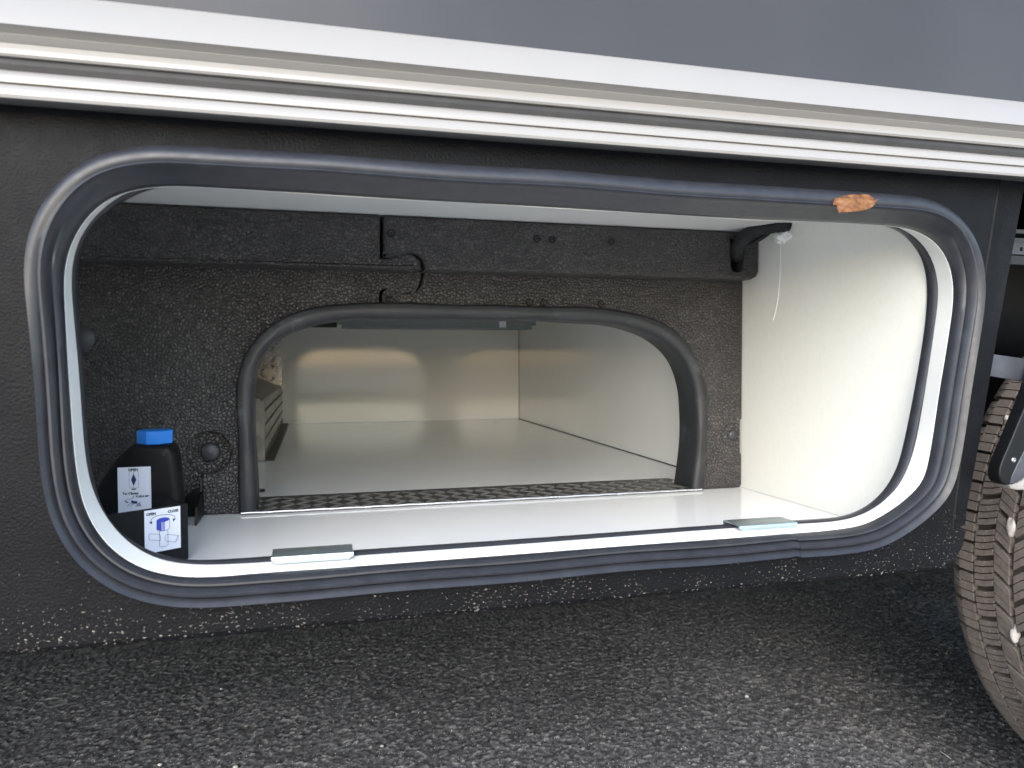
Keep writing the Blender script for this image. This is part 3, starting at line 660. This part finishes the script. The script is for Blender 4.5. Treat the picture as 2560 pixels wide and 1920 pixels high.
# black sheet bracket on the foam beside the canister
q0, q1, q2 = fz(470, 1238, YF), fz(498, 1216, YF), fz(505, 1290, YF)
me = slab_mesh('b', [[(q0[0]-0.010, fb), (q0[0]-0.010, q0[1]-0.006), (q1[0], q1[1]), (q1[0]+0.006, q1[1]), (q1[0]+0.006, fb)]], YF-0.0060, YF-0.0008, 0.0004)
c0, c1, c2 = fz(506, 1184, YF), fz(512, 1300, YF), atZ(504, 1313, ZF+0.001)
xf = c0[0]
V = []; 
for dx in (-0.0012, 0.0012): V += [(xf+dx, YF-0.001, ZF+0.0008), (xf+dx, YF-0.001, c0[1]), (xf+dx, YF-0.010, c0[1]-0.004), (xf+dx, YF-0.016, c0[1]-0.022), (xf+dx, c2[1]+0.010, ZF+0.022), (xf+dx, c2[1], ZF+0.0008)]
Fc = [(0, 1, 2, 3, 4, 5), (11, 10, 9, 8, 7, 6)]+[(i, (i+1) % 6, 6+(i+1) % 6, 6+i) for i in range(6)]
fm = bpy.data.meshes.new('fin'); fm.from_pydata([tuple(map(float, v)) for v in V], [], Fc)
me = join_meshes('foam_bracket', [me, fm]); link('foam_bracket', me, 'black_plastic', VEH)

# ---------------------------------------------------------------- wheel, wheel housing and arch parts
WXC, WZC, WR = 1.262, 0.388, 0.388
TY0, TY1 = 0.004, 0.2005                     # near and far edge of the tread
WYM = (TY0+TY1)/2
dp = 0.0085
prof = [(0.205, TY0+0.018), (0.230, TY0-0.006), (0.270, TY0-0.016), (0.335, TY0-0.012), (WR-0.020, TY0-0.002), (WR-dp-0.004, TY0+0.012), (WR-dp, TY0+0.040), (WR-dp+0.001, WYM), (WR-dp, TY1-0.040), (WR-dp-0.004, TY1-0.012), (WR-0.020, TY1+0.002), (0.335, TY1+0.012), (0.270, TY1+0.016), (0.230, TY1+0.006), (0.205, TY1-0.018)]
V, Fc = lathe_y(WXC, WZC, prof, 96)
TYRE = tag(mesh('tyre', V, Fc, 'tyre_base', VEH, 40), 'dusty brown black tyre with siped tread blocks and stones in its grooves')
NPIT = 58; dA = 2*math.pi/NPIT
def tread_block(poly_w_s, sip, drop):
    """poly: (w lateral metres, s -0.5..0.5 pitch) quads per slice -> curved blocks at angle 180 deg (facing -x); drop(w) lowers the shoulder"""
    V, Fc = [], []
    for quad in poly_w_s:
        k = len(V); nq = len(quad)
        for top in (0, 1):
            for (w, s) in quad:
                a = s*dA; r = (WR-drop(w)) if top else WR-dp-0.003-drop(w)
                ins = 0.0005 if top else 0
                V.append((-r*math.cos(a), w, r*math.sin(a)))
        Fc.append(tuple(k+nq+i for i in range(nq))); Fc += [(k+i, k+(i+1) % nq, k+nq+(i+1) % nq, k+nq+i) for i in range(nq)]
    me = bpy.data.meshes.new('tread_block'); me.from_pydata([tuple(map(float, v)) for v in V], [], Fc); me.update()
    bm = bmesh.new(); bm.from_mesh(me); bmesh.ops.recalc_face_normals(bm, faces=bm.faces); bm.to_mesh(me); bm.free()
    me.materials.append(M['tyre']); return me
def slices(w0, w1, cuts, shear, gap_=0.020, zig=0.0, notch=None):
    """a block from w0 to w1, cut by sipes at s values; shear = s shift from w0 to w1"""
    out = []; wm = (w0+w1)/2
    for a, b in zip(cuts[:-1], cuts[1:]):
        a2, b2 = a+gap_/2, b-gap_/2
        f = lambda w: shear*(w-w0)/(w1-w0)
        out.append([(w0, a2), (wm, a2+f(wm)+zig), (w1, a2+f(w1)), (w1, b2+f(w1)), (wm, b2+f(wm)+zig), (w0, b2)])
    return out
def drop(w):
    t = max(0, abs(w)-0.078)/0.0235; return 0.010*t*t
hw = (TY1-TY0)/2
kinds = []
for sgn in (1, -1):      # lateral coordinate w measured from the tyre's middle, + = inner side of the vehicle
    kinds.append([[(sgn*w, s) for w, s in q] for q in slices(0.0595, 0.0800, [-0.47, -0.16, 0.15, 0.46], 0.02, 0.036)] + [[(sgn*w, s) for w, s in q] for q in slices(0.0800, 0.0930, [-0.41, -0.14, 0.13, 0.41], 0.01, 0.034)] + [[(sgn*w, s) for w, s in q] for q in slices(0.0938, hw+0.001, [-0.41, 0.0, 0.41], 0.01, 0.034)])
    kinds.append([[(sgn*w, s) for w, s in q] for q in slices(0.0275, 0.0555, [-0.44, -0.22, 0.0, 0.22, 0.42], -0.16, 0.036, -0.03)])
    kinds.append([[(sgn*w, s) for w, s in q] for q in slices(0.0035, 0.0255, [-0.43, -0.16, 0.14, 0.41], 0.34, 0.036, 0.03)])
bl = [tread_block(k, None, drop) for k in kinds]
rest = Geo()
vis = range(-13, 15)
for p in range(NPIT):
    pi_ = p if p < NPIT/2 else p-NPIT
    for q, me in enumerate(bl):
        off = [0.0, 0.30, 0.10, 0.5, 0.75, 0.60][q]
        ang = (p+off)*dA
        if pi_ in vis:
            o = bpy.data.objects.new('tread_block', me); COL.objects.link(o); o.parent = TYRE
            o.location = (WXC, WYM, WZC); o.rotation_euler = (0, -ang, 0)
        else:
            Rt = Matrix.Rotation(-ang, 3, 'Y')
            rest.add([tuple(Rt@v.co+Vector((WXC, WYM, WZC))) for v in me.vertices], [tuple(f.vertices) for f in me.polygons])
o = rest.build('tread_blocks_rest', 'tyre', TYRE); tag(o, kind='stuff')
V, Fc = lathe_y(WXC, WZC, [(0.207, TY0+0.004), (0.200, TY0+0.012), (0.192, TY0+0.030), (0.160, TY0+0.045), (0.080, TY0+0.030), (0.060, TY0+0.010), (0.001, TY0+0.008)], 64); mesh('wheel_rim', V, Fc, 'alu', VEH, 40)
V, Fc = lathe_y(WXC, WZC, prof, 64); V = [(v[0], v[1]+1.90, v[2]) for v in V]; mesh('tyre', V, Fc, 'tyre_base', VEH, 40)
V, Fc = tube([(WXC, 0.30, WZC-0.02), (WXC, 1.90, WZC-0.02)], 0.045, 12); mesh('axle', V, Fc, 'under', VEH, 50)
Geo().box(1.62, 2.9, 1.52, 2.10, 0.12, ZF-0.014).build('underfloor_light_block', 'under', VEH, bevel=0.02)  # another unseen box added to keep far-side light off the ground
# wheel housing: shell over the tyre, closed towards the inside
V, Fc = [], []; n = 40
for i in range(n+1):
    a = math.radians(-8)+math.radians(130)*i/n
    for r, y in ((0.490, 0.028), (0.488, 0.20), (0.485, 0.44), (0.05, 0.445)): V.append((WXC+r*math.cos(a)*1.02, y, WZC+0.03+r*math.sin(a)))
for i in range(n):
    for q in range(3): Fc.append((i*4+q, i*4+q+1, i*4+5+q, i*4+4+q))
mesh('wheel_housing', V, Fc, 'liner', VEH, 50)
V, Fc = [], []                                # arch front face above the wheel, between rail and housing
for i in range(n+1):
    a = math.radians(6)+math.radians(80)*i/n
    V += [(WXC+0.500*math.cos(a), 0.030, WZC+0.03+0.491*math.sin(a)), (WXC+0.62*math.cos(a), 0.034, min(0.905, WZC+0.03+0.60*math.sin(a)))]
for i in range(n): Fc.append((2*i, 2*i+1, 2*i+3, 2*i+2))
mesh('wheel_arch_panel', V, Fc, 'liner', VEH, 50)
# perforated bracket high in the arch, flat strut, arch trim end with screw
s0, s1, s2, s3 = atY(2470, 884, 0.020), atY(2610, 904, 0.020), atY(2610, 963, 0.020), atY(2466, 939, 0.020)
slab('support_strut', [[(p[0], p[2]) for p in (s0, s1, s2, s3)]], 0.018, 0.022, 'strut', VEH, 0.0006)
b0, b1 = atY(2526, 602, 0.085), atY(2640, 640, 0.085)
hx = [atY(2554, 623, 0.085)[[0, 2]], atY(2600, 626, 0.085)[[0, 2]]]
top_, bot_ = atY(2540, 604, 0.085)[2], atY(2540, 636, 0.085)[2]
BR = slab('perforated_bracket', [[(b0[0]-0.03, top_), (b0[0]+0.25, top_), (b0[0]+0.25, bot_), (b0[0]-0.03, bot_)]]+[circle(h[0], h[1], 0.0025, n=14) for h in hx], 0.085, 0.088, 'strut', VEH, 0.0004)
fl_ = atY(2540, 660, 0.085)[2]
Geo().box(b0[0]-0.03, b0[0]+0.25, 0.0882, 0.092, fl_, bot_-0.001).build('bracket_flange', 'liner', VEH)
Geo().box(b0[0]-0.03, b0[0]+0.25, 0.092, 0.125, top_+0.001, top_+0.006).box(b0[0]-0.03, b0[0]+0.25, 0.092, 0.125, top_+0.012, top_+0.017).build('bracket_rib', 'strut', VEH)
yt = -0.004
T_out = [atY(x, y, yt)[[0, 2]] for x, y in [(2640, 800), (2575, 985), (2545, 1060), (2520, 1120), (2505, 1155), (2499, 1180), (2501, 1200), (2512, 1212), (2526, 1212)]]
T_in = [atY(x, y, yt)[[0, 2]] for x, y in [(2640, 960), (2600, 1060), (2565, 1120), (2545, 1160), (2530, 1195)]]
poly = [tuple(p) for p in catmull(T_out, 4, False)]+[tuple(p) for p in catmull(T_in[::-1], 4, False)]
TR = slab('arch_trim', [poly], yt, 0.012, 'black_plastic', VEH, 0.002, 3)
poly2 = [tuple(atY(x, y, yt+0.006)[[0, 2]]) for x, y in [(2640, 965), (2598, 1065), (2562, 1125), (2540, 1168), (2522, 1208), (2532, 1212), (2560, 1196), (2600, 1150), (2640, 1110)]]
slab('arch_trim_face', [poly2], yt+0.006, 0.016, 'strut', TR, 0.0015)
c = atY(2533, 1150, yt)
V, Fc = lathe_y(c[0], c[2], [(0.0032, yt+0.002), (0.0032, yt-0.0008), (0.0024, yt-0.0017), (0.0012, yt-0.0019), (0.00003, yt-0.0010)], 18); mesh('screw', V, Fc, 'alu', TR, 50)
poly3 = [tuple(atY(x, y, yt+0.012)[[0, 2]]) for x, y in [(2521, 1211), (2545, 1207), (2580, 1185), (2640, 1130), (2640, 1215), (2580, 1226), (2545, 1226), (2528, 1222)]]
slab('arch_trim_foot', [poly3], yt+0.012, 0.030, 'rail', TR, 0.002)

# ---------------------------------------------------------------- loose things
def font_mesh(txt, size, bold=0.0, align='CENTER'):
    cu = bpy.data.curves.new('t', 'FONT'); cu.body = txt; cu.size = size; cu.align_x = align; cu.align_y = 'CENTER'; cu.offset = bold
    cu.resolution_u = 3
    o = bpy.data.objects.new('t', cu); COL.objects.link(o); dg = bpy.context.evaluated_depsgraph_get()
    me = bpy.data.meshes.new_from_object(o.evaluated_get(dg)); bpy.data.objects.remove(o)
    V = [tuple(v.co) for v in me.vertices]; Fc = [tuple(f.vertices) for f in me.polygons]; bpy.data.meshes.remove(me); return V, Fc
class Print:
    """flat print on a sticker: u to the right, v downwards, in units of the sticker's width"""
    def __init__(s, O, EU, EV, NN): s.O, s.EU, s.EV, s.NN = map(np.array, (O, EU, EV, NN)); s.g = {}
    def P(s, u, v, lift): return s.O+s.EU*u+s.EV*v+s.NN*lift
    def geo(s, name): return s.g.setdefault(name, Geo())
    def poly(s, ink, pts, lift=0.0003): s.geo(ink).add([s.P(u, v, lift) for u, v in pts], [tuple(range(len(pts)))])
    def line(s, ink, pts, w=0.012, lift=0.0004):
        pts = np.array(pts, float)
        for a, b in zip(pts[:-1], pts[1:]):
            d = b-a; L = np.linalg.norm(d)
            if L < 1e-9: continue
            n = np.array([-d[1], d[0]])/L*w/2; e = d/L*w*0.3
            s.geo(ink).add([s.P(*q, lift) for q in (a-e+n, b+e+n, b+e-n, a-e-n)], [(0, 1, 2, 3)])
    def text(s, ink, txt, u, v, size, bold=0.0, sx=1.0, lift=0.0003):
        V, Fc = font_mesh(txt, size, bold*size)
        s.geo(ink).add([s.P(u+x*sx, v-y, lift) for x, y, z in V], Fc)
    def build(s, parent, names):
        for ink, g in s.g.items(): g.build(names.get(ink, 'printing'), ink, parent)

# drain canister
YK = 0.300
body_px = [(334, 1112), (322, 1118), (312, 1125), (289, 1145), (266, 1177), (247, 1205), (235, 1230), (222, 1270), (214, 1310), (212, 1395), (452, 1385), (451, 1330), (449, 1260), (446, 1223), (441, 1166), (437, 1137), (430, 1121), (420, 1112)]
K = empty('drain_canister', (atY(345, 1250, YK)[0], YK+0.03, ZF), 'black plastic canister with blue screw cap and valve sticker in the locker corner', 'canister')
pts = [tuple(atY(x, y, YK)[[0, 2]]) for x, y in body_px]
pts = [(x, max(z, ZF+0.001)) for x, z in pts]
sm = [tuple(p) for p in catmull(pts[:9], 3, False)]+[(pts[9][0], ZF+0.0012), (pts[10][0], ZF+0.0012)]+[tuple(p) for p in catmull(pts[11:], 3, False)]
slab('body', [sm], YK, YK+0.045, 'black_plastic', K, 0.008, 4)
cc = atY(378.5, 1110, YK); cw = (atY(424, 1095, YK)[0]-atY(333, 1095, YK)[0])/2; chh = atY(378, 1081, YK)[2]-cc[2]
V, Fc = [], []; ycap = YK+0.0225
for r, z in ((0.001, -0.002), (0.97, -0.002), (1.0, 0.0005), (1.0, chh-0.001), (0.965, chh), (0.001, chh+0.0005)):
    for i in range(8):
        a = math.radians(22.5+45*i+6); rr_ = cw*r*1.06; V.append((cc[0]+rr_*math.cos(a), ycap+rr_*math.sin(a), cc[2]+z+0.001))
for k in range(5):
    for i in range(8): Fc.append((k*8+i, k*8+(i+1) % 8, k*8+8+(i+1) % 8, k*8+8+i))
mesh('screw_cap', V, Fc, 'blue', K, 25)
V, Fc = tube([(cc[0], ycap, cc[2]-0.012), (cc[0], ycap, cc[2]-0.0005)], cw*0.9, 24); mesh('neck', V, Fc, 'black_plastic', K, 50)
h0, h1 = atY(406, 1128, YK), atY(414, 1139, YK); Geo().box(h0[0], h1[0], YK-0.0006, YK+0.0002, h1[2], h0[2]).build('key_hole', 'under', K)
s_tl, s_tr = atY(294, 1169, YK), atY(377, 1169, YK); sw_ = s_tr[0]-s_tl[0]
shh = 1.75
ST = Geo().box(s_tl[0], s_tr[0], YK-0.0008, YK-0.0002, s_tl[2]-sw_*shh, s_tl[2]).build('sticker', 'paper', K)
pr = Print((s_tl[0], YK-0.0008, s_tl[2]), (sw_, 0, 0), (0, 0, -sw_), (0, -1, 0))
W1 = 363.0
q_ = lambda x, y: ((x-323)/W1, (y-565)/W1)
pr.text('ink', 'OPEN', *q_(493, 598), 0.10, 0.055, 1.15)
def rect(x0, y0, x1, y1): return [q_(x0, y0), q_(x1, y0), q_(x1, y1), q_(x0, y1)]
pr.poly('ink_grey', rect(446, 617, 550, 815), 0.00015); pr.poly('paper', rect(450, 621, 546, 811), 0.00022)
pr.line('ink', [q_(497, 617), q_(497, 815)], 0.010, 0.0003)
pr.poly('ink', [q_(497, 642), q_(527, 718), q_(497, 792), q_(468, 718)], 0.00038); pr.poly('ink_navy', [q_(497, 655), q_(521, 718), q_(497, 780), q_(474, 718)], 0.00048)
pr.poly('ink', rect(472, 822, 522, 837))
pr.text('ink', 'To Close:', *q_(461, 881), 0.10, 0.055, 1.22); pr.text('ink', '1. TURN 90°', *q_(572, 922), 0.082, 0.055, 1.15)
pr.line('ink', [q_(485, 945), q_(440, 948), q_(405, 958), q_(395, 970), q_(412, 980)], 0.014); pr.poly('ink', [q_(412, 970), q_(444, 988), q_(408, 990)])
pr.poly('ink_navy', [q_(466, 962), q_(532, 975), q_(532, 1008), q_(468, 1000)]); pr.poly('paper', [q_(472, 962), q_(505, 962), q_(530, 974), q_(500, 974)], 0.00045)
pr.line('ink', [q_(425, 1040), q_(437, 1015), q_(462, 1000)], 0.012); pr.line('ink', [q_(455, 1040), q_(475, 1015), q_(500, 1004)], 0.010); pr.poly('ink_grey', [q_(515, 1040), q_(530, 1008), q_(560, 985), q_(580, 1040)])
pr.build(ST, {'ink': 'lettering', 'ink_navy': 'drawing_fill', 'ink_grey': 'drawing_shade', 'paper': 'drawing_ground'})

# tray in front of the canister, with the tap sticker
bR = atZ(472, 1398, ZF); hB = None
d_ = ray(470, 1258); tt = ((bR[0]-CAM[0])*d_[0]+(bR[1]-CAM[1])*d_[1])/(d_[0]**2+d_[1]**2); zt_ = CAM[2]+d_[2]*tt
bL = atZ(262, 1288, zt_)
e = np.array([bL[0]-bR[0], bL[1]-bR[1]]); Ls = np.linalg.norm(e); e /= Ls; nB = np.array([-e[1], e[0]]); 
if nB[1] < 0: nB = -nB
TB = empty('valve_tray', (bR[0]+e[0]*0.05, bR[1]+e[1]*0.05, ZF), 'open black plastic tray with tap sticker standing before the canister', 'tray')
L2 = 0.150; dpt = 0.10; th = 0.0022
def tp(a, b, z): return (bR[0]+e[0]*a+nB[0]*b, bR[1]+e[1]*a+nB[1]*b, z)
def tbox(g, a0, a1, b0_, b1_, z0, z1):
    g.add([tp(a, b, z) for a in (a0, a1) for b in (b0_, b1_) for z in (z0, z1)], [(0, 1, 3, 2), (4, 6, 7, 5), (0, 4, 5, 1), (2, 3, 7, 6), (0, 2, 6, 4), (1, 5, 7, 3)]); return g
zb = ZF+0.0006
tbox(Geo(), 0, L2, 0, th, zb, zt_).build('front', 'black_plastic', TB, bevel=0.0006)
tbox(Geo(), 0, th, th+0.0002, dpt*0.45, zb, zt_-0.0005).build('side', 'black_plastic', TB, bevel=0.0005)
def tray_uv(px, py):
    # intersect pixel with the tray front
    d = ray(px, py); n3 = np.array([nB[0], nB[1], 0]); o3 = np.array([bR[0], bR[1], 0]); t = (n3@(o3-CAM))/(n3@d); return CAM+d*t
c_tl, c_tr, c_br = tray_uv(360, 1277), tray_uv(450, 1265), tray_uv(452, 1369)
eu = c_tr-c_tl; eu[2] = 0; wS = np.linalg.norm(eu); eu /= wS; hS = c_tr[2]-c_br[2]; n3 = -np.array([nB[0], nB[1], 0])
z_top = (c_tl[2]+c_tr[2])/2; O2 = np.array([c_tl[0], c_tl[1], z_top])+n3*0.0004
g = Geo(); g.add([O2, O2+eu*wS, O2+eu*wS-np.array([0, 0, hS]), O2-np.array([0, 0, hS])], [(0, 1, 2, 3)]); ST2 = g.build('sticker', 'paper', TB)
pr = Print(O2, eu*wS, (0, 0, -wS), n3)
asp = hS/wS
def s2(x, y): return ((x-612)/391, (y-(1035-(x-612)*0.1355))/455*asp)
pr.text('ink', 'OPEN', *s2(683, 1070), 0.10, 0.055, 1.0); pr.text('ink', 'CLOSE', *s2(922, 1037), 0.10, 0.055, 1.0)
pr.line('ink', [s2(678, 1150), s2(684, 1125), s2(710, 1100), s2(760, 1083), (0.53, 0.15*asp), s2(870, 1076), s2(915, 1082), s2(942, 1100), s2(938, 1125)], 0.013)
pr.poly('ink', [s2(660, 1158), s2(693, 1142), s2(690, 1177)]); pr.poly('ink', [s2(918, 1118), s2(948, 1122), s2(920, 1155)])
def ell(cx_, cy_, rx, ry, a0=0, a1=360, n=20): return [(cx_+rx*math.cos(math.radians(a0+(a1-a0)*i/n)), cy_+ry*math.sin(math.radians(a0+(a1-a0)*i/n))) for i in range(n+1)]
cxx, ct = s2(811, 1130)[0], s2(811, 1130)[1]; rx, ry = 70/391, 24/455*asp; cb = s2(811, 1225)[1]
pr.poly('ink_blue', [(cxx-rx, ct), (cxx-rx*0.25, ct+ry), (cxx-rx*0.25, cb+ry), (cxx-rx, cb)], 0.0002)
pr.poly('ink_blue', ell(cxx, ct, rx, ry)[:-1], 0.0003)
pr.line('ink', [(cxx-rx, ct), (cxx-rx, cb)]+ell(cxx, cb, rx, ry, 180, 0)+[(cxx+rx, ct)], 0.010)
for k in (-0.1, 0.05, 0.2): pr.line('ink_blue', [(cxx+rx*k, ct+ry), (cxx+rx*k, cb+ry)], 0.014)
sx0, sx1 = (768-612)/391, (860-612)/391; sb = s2(815, 1400)[1]
pr.line('ink', [(sx0, cb+ry*0.8), (sx0, sb)]+ell((sx0+sx1)/2, sb, (sx1-sx0)/2, ry*0.8, 180, 0)+[(sx1, cb+ry*0.8)], 0.009)
pr.line('ink', [s2(770, 1285), s2(665, 1275), s2(655, 1300), s2(660, 1340), s2(775, 1355)], 0.009); pr.line('ink', [s2(770, 1285), s2(780, 1320), s2(775, 1355)], 0.009)
pr.line('ink', [s2(975, 1303), s2(850, 1288), s2(828, 1310), s2(828, 1345), s2(845, 1362), s2(945, 1375)], 0.009); pr.line('ink', [s2(975, 1303), s2(970, 1350), s2(945, 1375), s2(955, 1335), s2(975, 1303)], 0.009)
pr.build(ST2, {'ink': 'lettering', 'ink_blue': 'drawing_fill'})

# cable loom from the slot into the right wall, white sealant round the hole
p0 = atY(1842, 640, YU+0.012); p1 = atY(1846, 615, YU-0.010); p2 = atY(1875, 583, YU-0.03); p3 = atY(1915, 568, YU-0.05); pe = atX(1962, 563, XW)
PTS = catmull([p0, p1, p2, p3, atX(1952, 562, XW-0.012), pe+np.array([0.01, -0.004, 0])], 8, False)
CB = empty('cable_loom', tuple(p1), 'black taped cable loom running from the foam slot to the right wall', 'cable')
V, Fc = tube(PTS, [0.0108+0.0006*math.sin(i*1.9) for i in range(len(PTS))], 14); mesh('taped_loom', V, Fc, 'cloth_tape', CB, 60)
q = catmull([atY(1850, 622, YU-0.006), atY(1885, 606, YU-0.03), atY(1912, 590, YU-0.045), atY(1930, 575, YU-0.055)], 6, False); V, Fc = tube(q, 0.0032, 8); mesh('thin_cable', V, Fc, 'cloth_tape', CB, 60)
def blob(name, c, rad, m, parent, seed, amp=0.25, n=16):
    r2 = np.random.default_rng(seed); V, Fc = [], []; ph = r2.uniform(0, 6, 6)
    for i in range(n+1):
        th = math.pi*i/n
        for k in range(2*n):
            f = 2*math.pi*k/(2*n); a = 1+amp*(math.sin(3*f+ph[0])*math.sin(2*th+ph[1])+0.6*math.sin(5*f+ph[2])*math.sin(3*th+ph[3]))
            V.append((c[0]+rad[0]*a*math.sin(th)*math.cos(f), c[1]+rad[1]*a*math.sin(th)*math.sin(f), c[2]+rad[2]*a*math.cos(th)))
    for i in range(n):
        for k in range(2*n): Fc.append((i*2*n+k, i*2*n+(k+1) % (2*n), (i+1)*2*n+(k+1) % (2*n), (i+1)*2*n+k))
    return mesh(name, V, Fc, m, parent, 70)
ca, cb_ = atX(1966, 558, XW), atX(1957, 590, XW)
blob('sealant_collar', ca+np.array([0.000, 0.0, 0.004]), (0.006, 0.016, 0.012), 'sealant', VEH, 3, 0.1)
blob('sealant_lump', cb_, (0.011, 0.020, 0.0105), 'sealant', VEH, 5, 0.22)
V, Fc = tube(catmull([atX(1951, 604, XW-0.0006), atX(1949, 690, XW-0.0006), atX(1944, 750, XW-0.0006), atX(1933, 800, XW-0.0006)], 6, False), 0.0007, 6); mesh('sealant_string', V, Fc, 'sealant', VEH, 60)

# chequer plate step box in the far garage
BX = atY(705, 965, YB); yb0 = atZ(668, 1153, ZF)[1]; xb, zb1 = BX[0], BX[2]
SBX = empty('step_box', (xb-0.05, (yb0+YB)/2, ZF), 'bare aluminium step box against the far garage wall', 'metal box')
xl2, zl2 = xb-0.20, zb1+0.075
Vb = []
for y in (yb0, YB-0.004): Vb += [(xb, y, ZF+0.001), (xb, y, zb1-0.006), (xb-0.004, y, zb1), (xl2, y, zl2), (xl2, y, ZF+0.001)]
mesh('box_shell', Vb, [(0, 1, 2, 3, 4), (9, 8, 7, 6, 5)]+[(i, (i+1) % 5, 5+(i+1) % 5, 5+i) for i in range(5)], 'alu_mid', SBX)
Geo().box(xb+0.0004, xb+0.020, yb0, YB-0.004, ZF+0.001, ZF+0.0035).build('floor_flange', 'alu_dark', SBX)
g = Geo()
for r in range(4):
    for k in range(22):
        yy = yb0+0.02+k*(YB-yb0-0.04)/21; zz = ZF+0.016+r*0.030
        V, Fc = lathe_y(0, 0, [(0.004, 0), (0.0032, 0.0022), (0.0001, 0.003)], 8); g.add([(xb+v[1], yy+v[0]*1.6, zz+v[2]) for v in V], Fc)
o = g.build('embossed_dots', 'alu_mid', SBX, 60); tag(o, kind='stuff')
PL = Geo().box(xl2-0.04, xb-0.0005, YB-0.010, YB-0.0005, zb1+0.002, 0.870).build('chequer_plate', 'alu', SBX)
lens2 = lens_mesh(0.020, 0.0042, 0.003); lens2.materials.clear(); lens2.materials.append(M['alu'])
for a in range(7):
    for b in range(9):
        xx, zz = xb-0.022-a*0.033, zb1+0.03+b*0.031
        if zz < 0.85 and xx > xl2-0.02: place('tread_bar', lens2, PL, (xx, YB-0.0102, zz), (math.radians(90), math.radians(45 if (a+b) % 2 else -45), 0))

# dry leaf on the seal
lc = atY(2138, 507, -0.030)
def build_leaf():
    V, Fc = [], []; nu, nv = 22, 8; sc = 84/1866*0.83*0.63
    for i in range(nu+1):
        u = -1+2*i/nu; half = 0.40*max(0.0, 1-abs(u)**(5 if u < 0 else 3.2))**0.5+(0.13 if u < -0.9 else 0.02)
        for k in range(nv+1):
            v = -1+2*k/nv
            x_ = u*sc; z_ = (v*half+0.20*u)*sc*0.90
            y_ = -0.0035*(1-v*v)*0.6+0.0022*math.sin(u*3.1)+0.0012*math.sin(v*5+u*7)
            V.append((lc[0]+x_, lc[1]+y_+0.004*v, lc[2]+z_))
    w = nv+1
    for i in range(nu):
        for k in range(nv): Fc.append((i*w+k, i*w+k+1, (i+1)*w+k+1, (i+1)*w+k))
    n0 = len(V); V += [(x_, y_+0.0005, z_) for x_, y_, z_ in V]; Fc += [tuple(q+n0 for q in f[::-1]) for f in Fc]
    return tag(mesh('dry_leaf', V, Fc, 'leaf', None, 60), 'small curled orange brown dry leaf lying on top of the hatch seal', 'leaf')
build_leaf()

q = [atZ(2350, 1878, 0.004), atZ(2364, 1887, 0.005), atZ(2378, 1898, 0.003)]
V, Fc = tube(catmull(q, 4, False), 0.0006, 6); tag(mesh('straw', V, Fc, 'stone', None, 60), 'thin pale straw lying on the asphalt beside the tyre', 'straw')
# stones wedged in the tyre and loose on the asphalt
def wheel_pt(px, py):
    """pixel ray against the tyre's outer cylinder"""
    d = ray(px, py); o = CAM-np.array([WXC, 0, WZC]); a = d[0]**2+d[2]**2; b = 2*(o[0]*d[0]+o[2]*d[2]); c = o[0]**2+o[2]**2-(WR-0.002)**2
    dis = b*b-4*a*c
    return CAM+d*((-b-math.sqrt(max(dis, 0)))/(2*a))
stones = [((2517, 1047), (0.0035, 0.004, 0.005), 'small pale stone stuck in the tread above the arch trim screw'), ((2529, 1321), (0.005, 0.007, 0.012), 'larger whitish stone wedged in the tyre groove below the arch trim'), ((2537, 1586), (0.005, 0.006, 0.011), 'pointed whitish stone wedged in the tyre groove near the ground')]
for i, ((x, y), r, lab) in enumerate(stones):
    c = wheel_pt(x, y); tag(blob('stone', c, r, 'stone', None, 20+i, 0.18, 8), lab, 'stone', None)
for i, (x, y, r) in enumerate([(1867, 1741, 0.0036), (400, 1912, 0.0032), (588, 1918, 0.0036), (553, 1722, 0.0024), (955, 1865, 0.0028)]):
    q = atZ(x, y, 0.001); tag(blob('loose_stone', (q[0], q[1], r*0.4), (r*1.2, r*0.9, r*0.7), 'stone', None, 40+i, 0.15, 6), 'small pale loose stone lying on the dark asphalt under the motorhome', 'stone', 'loose stones on the asphalt')
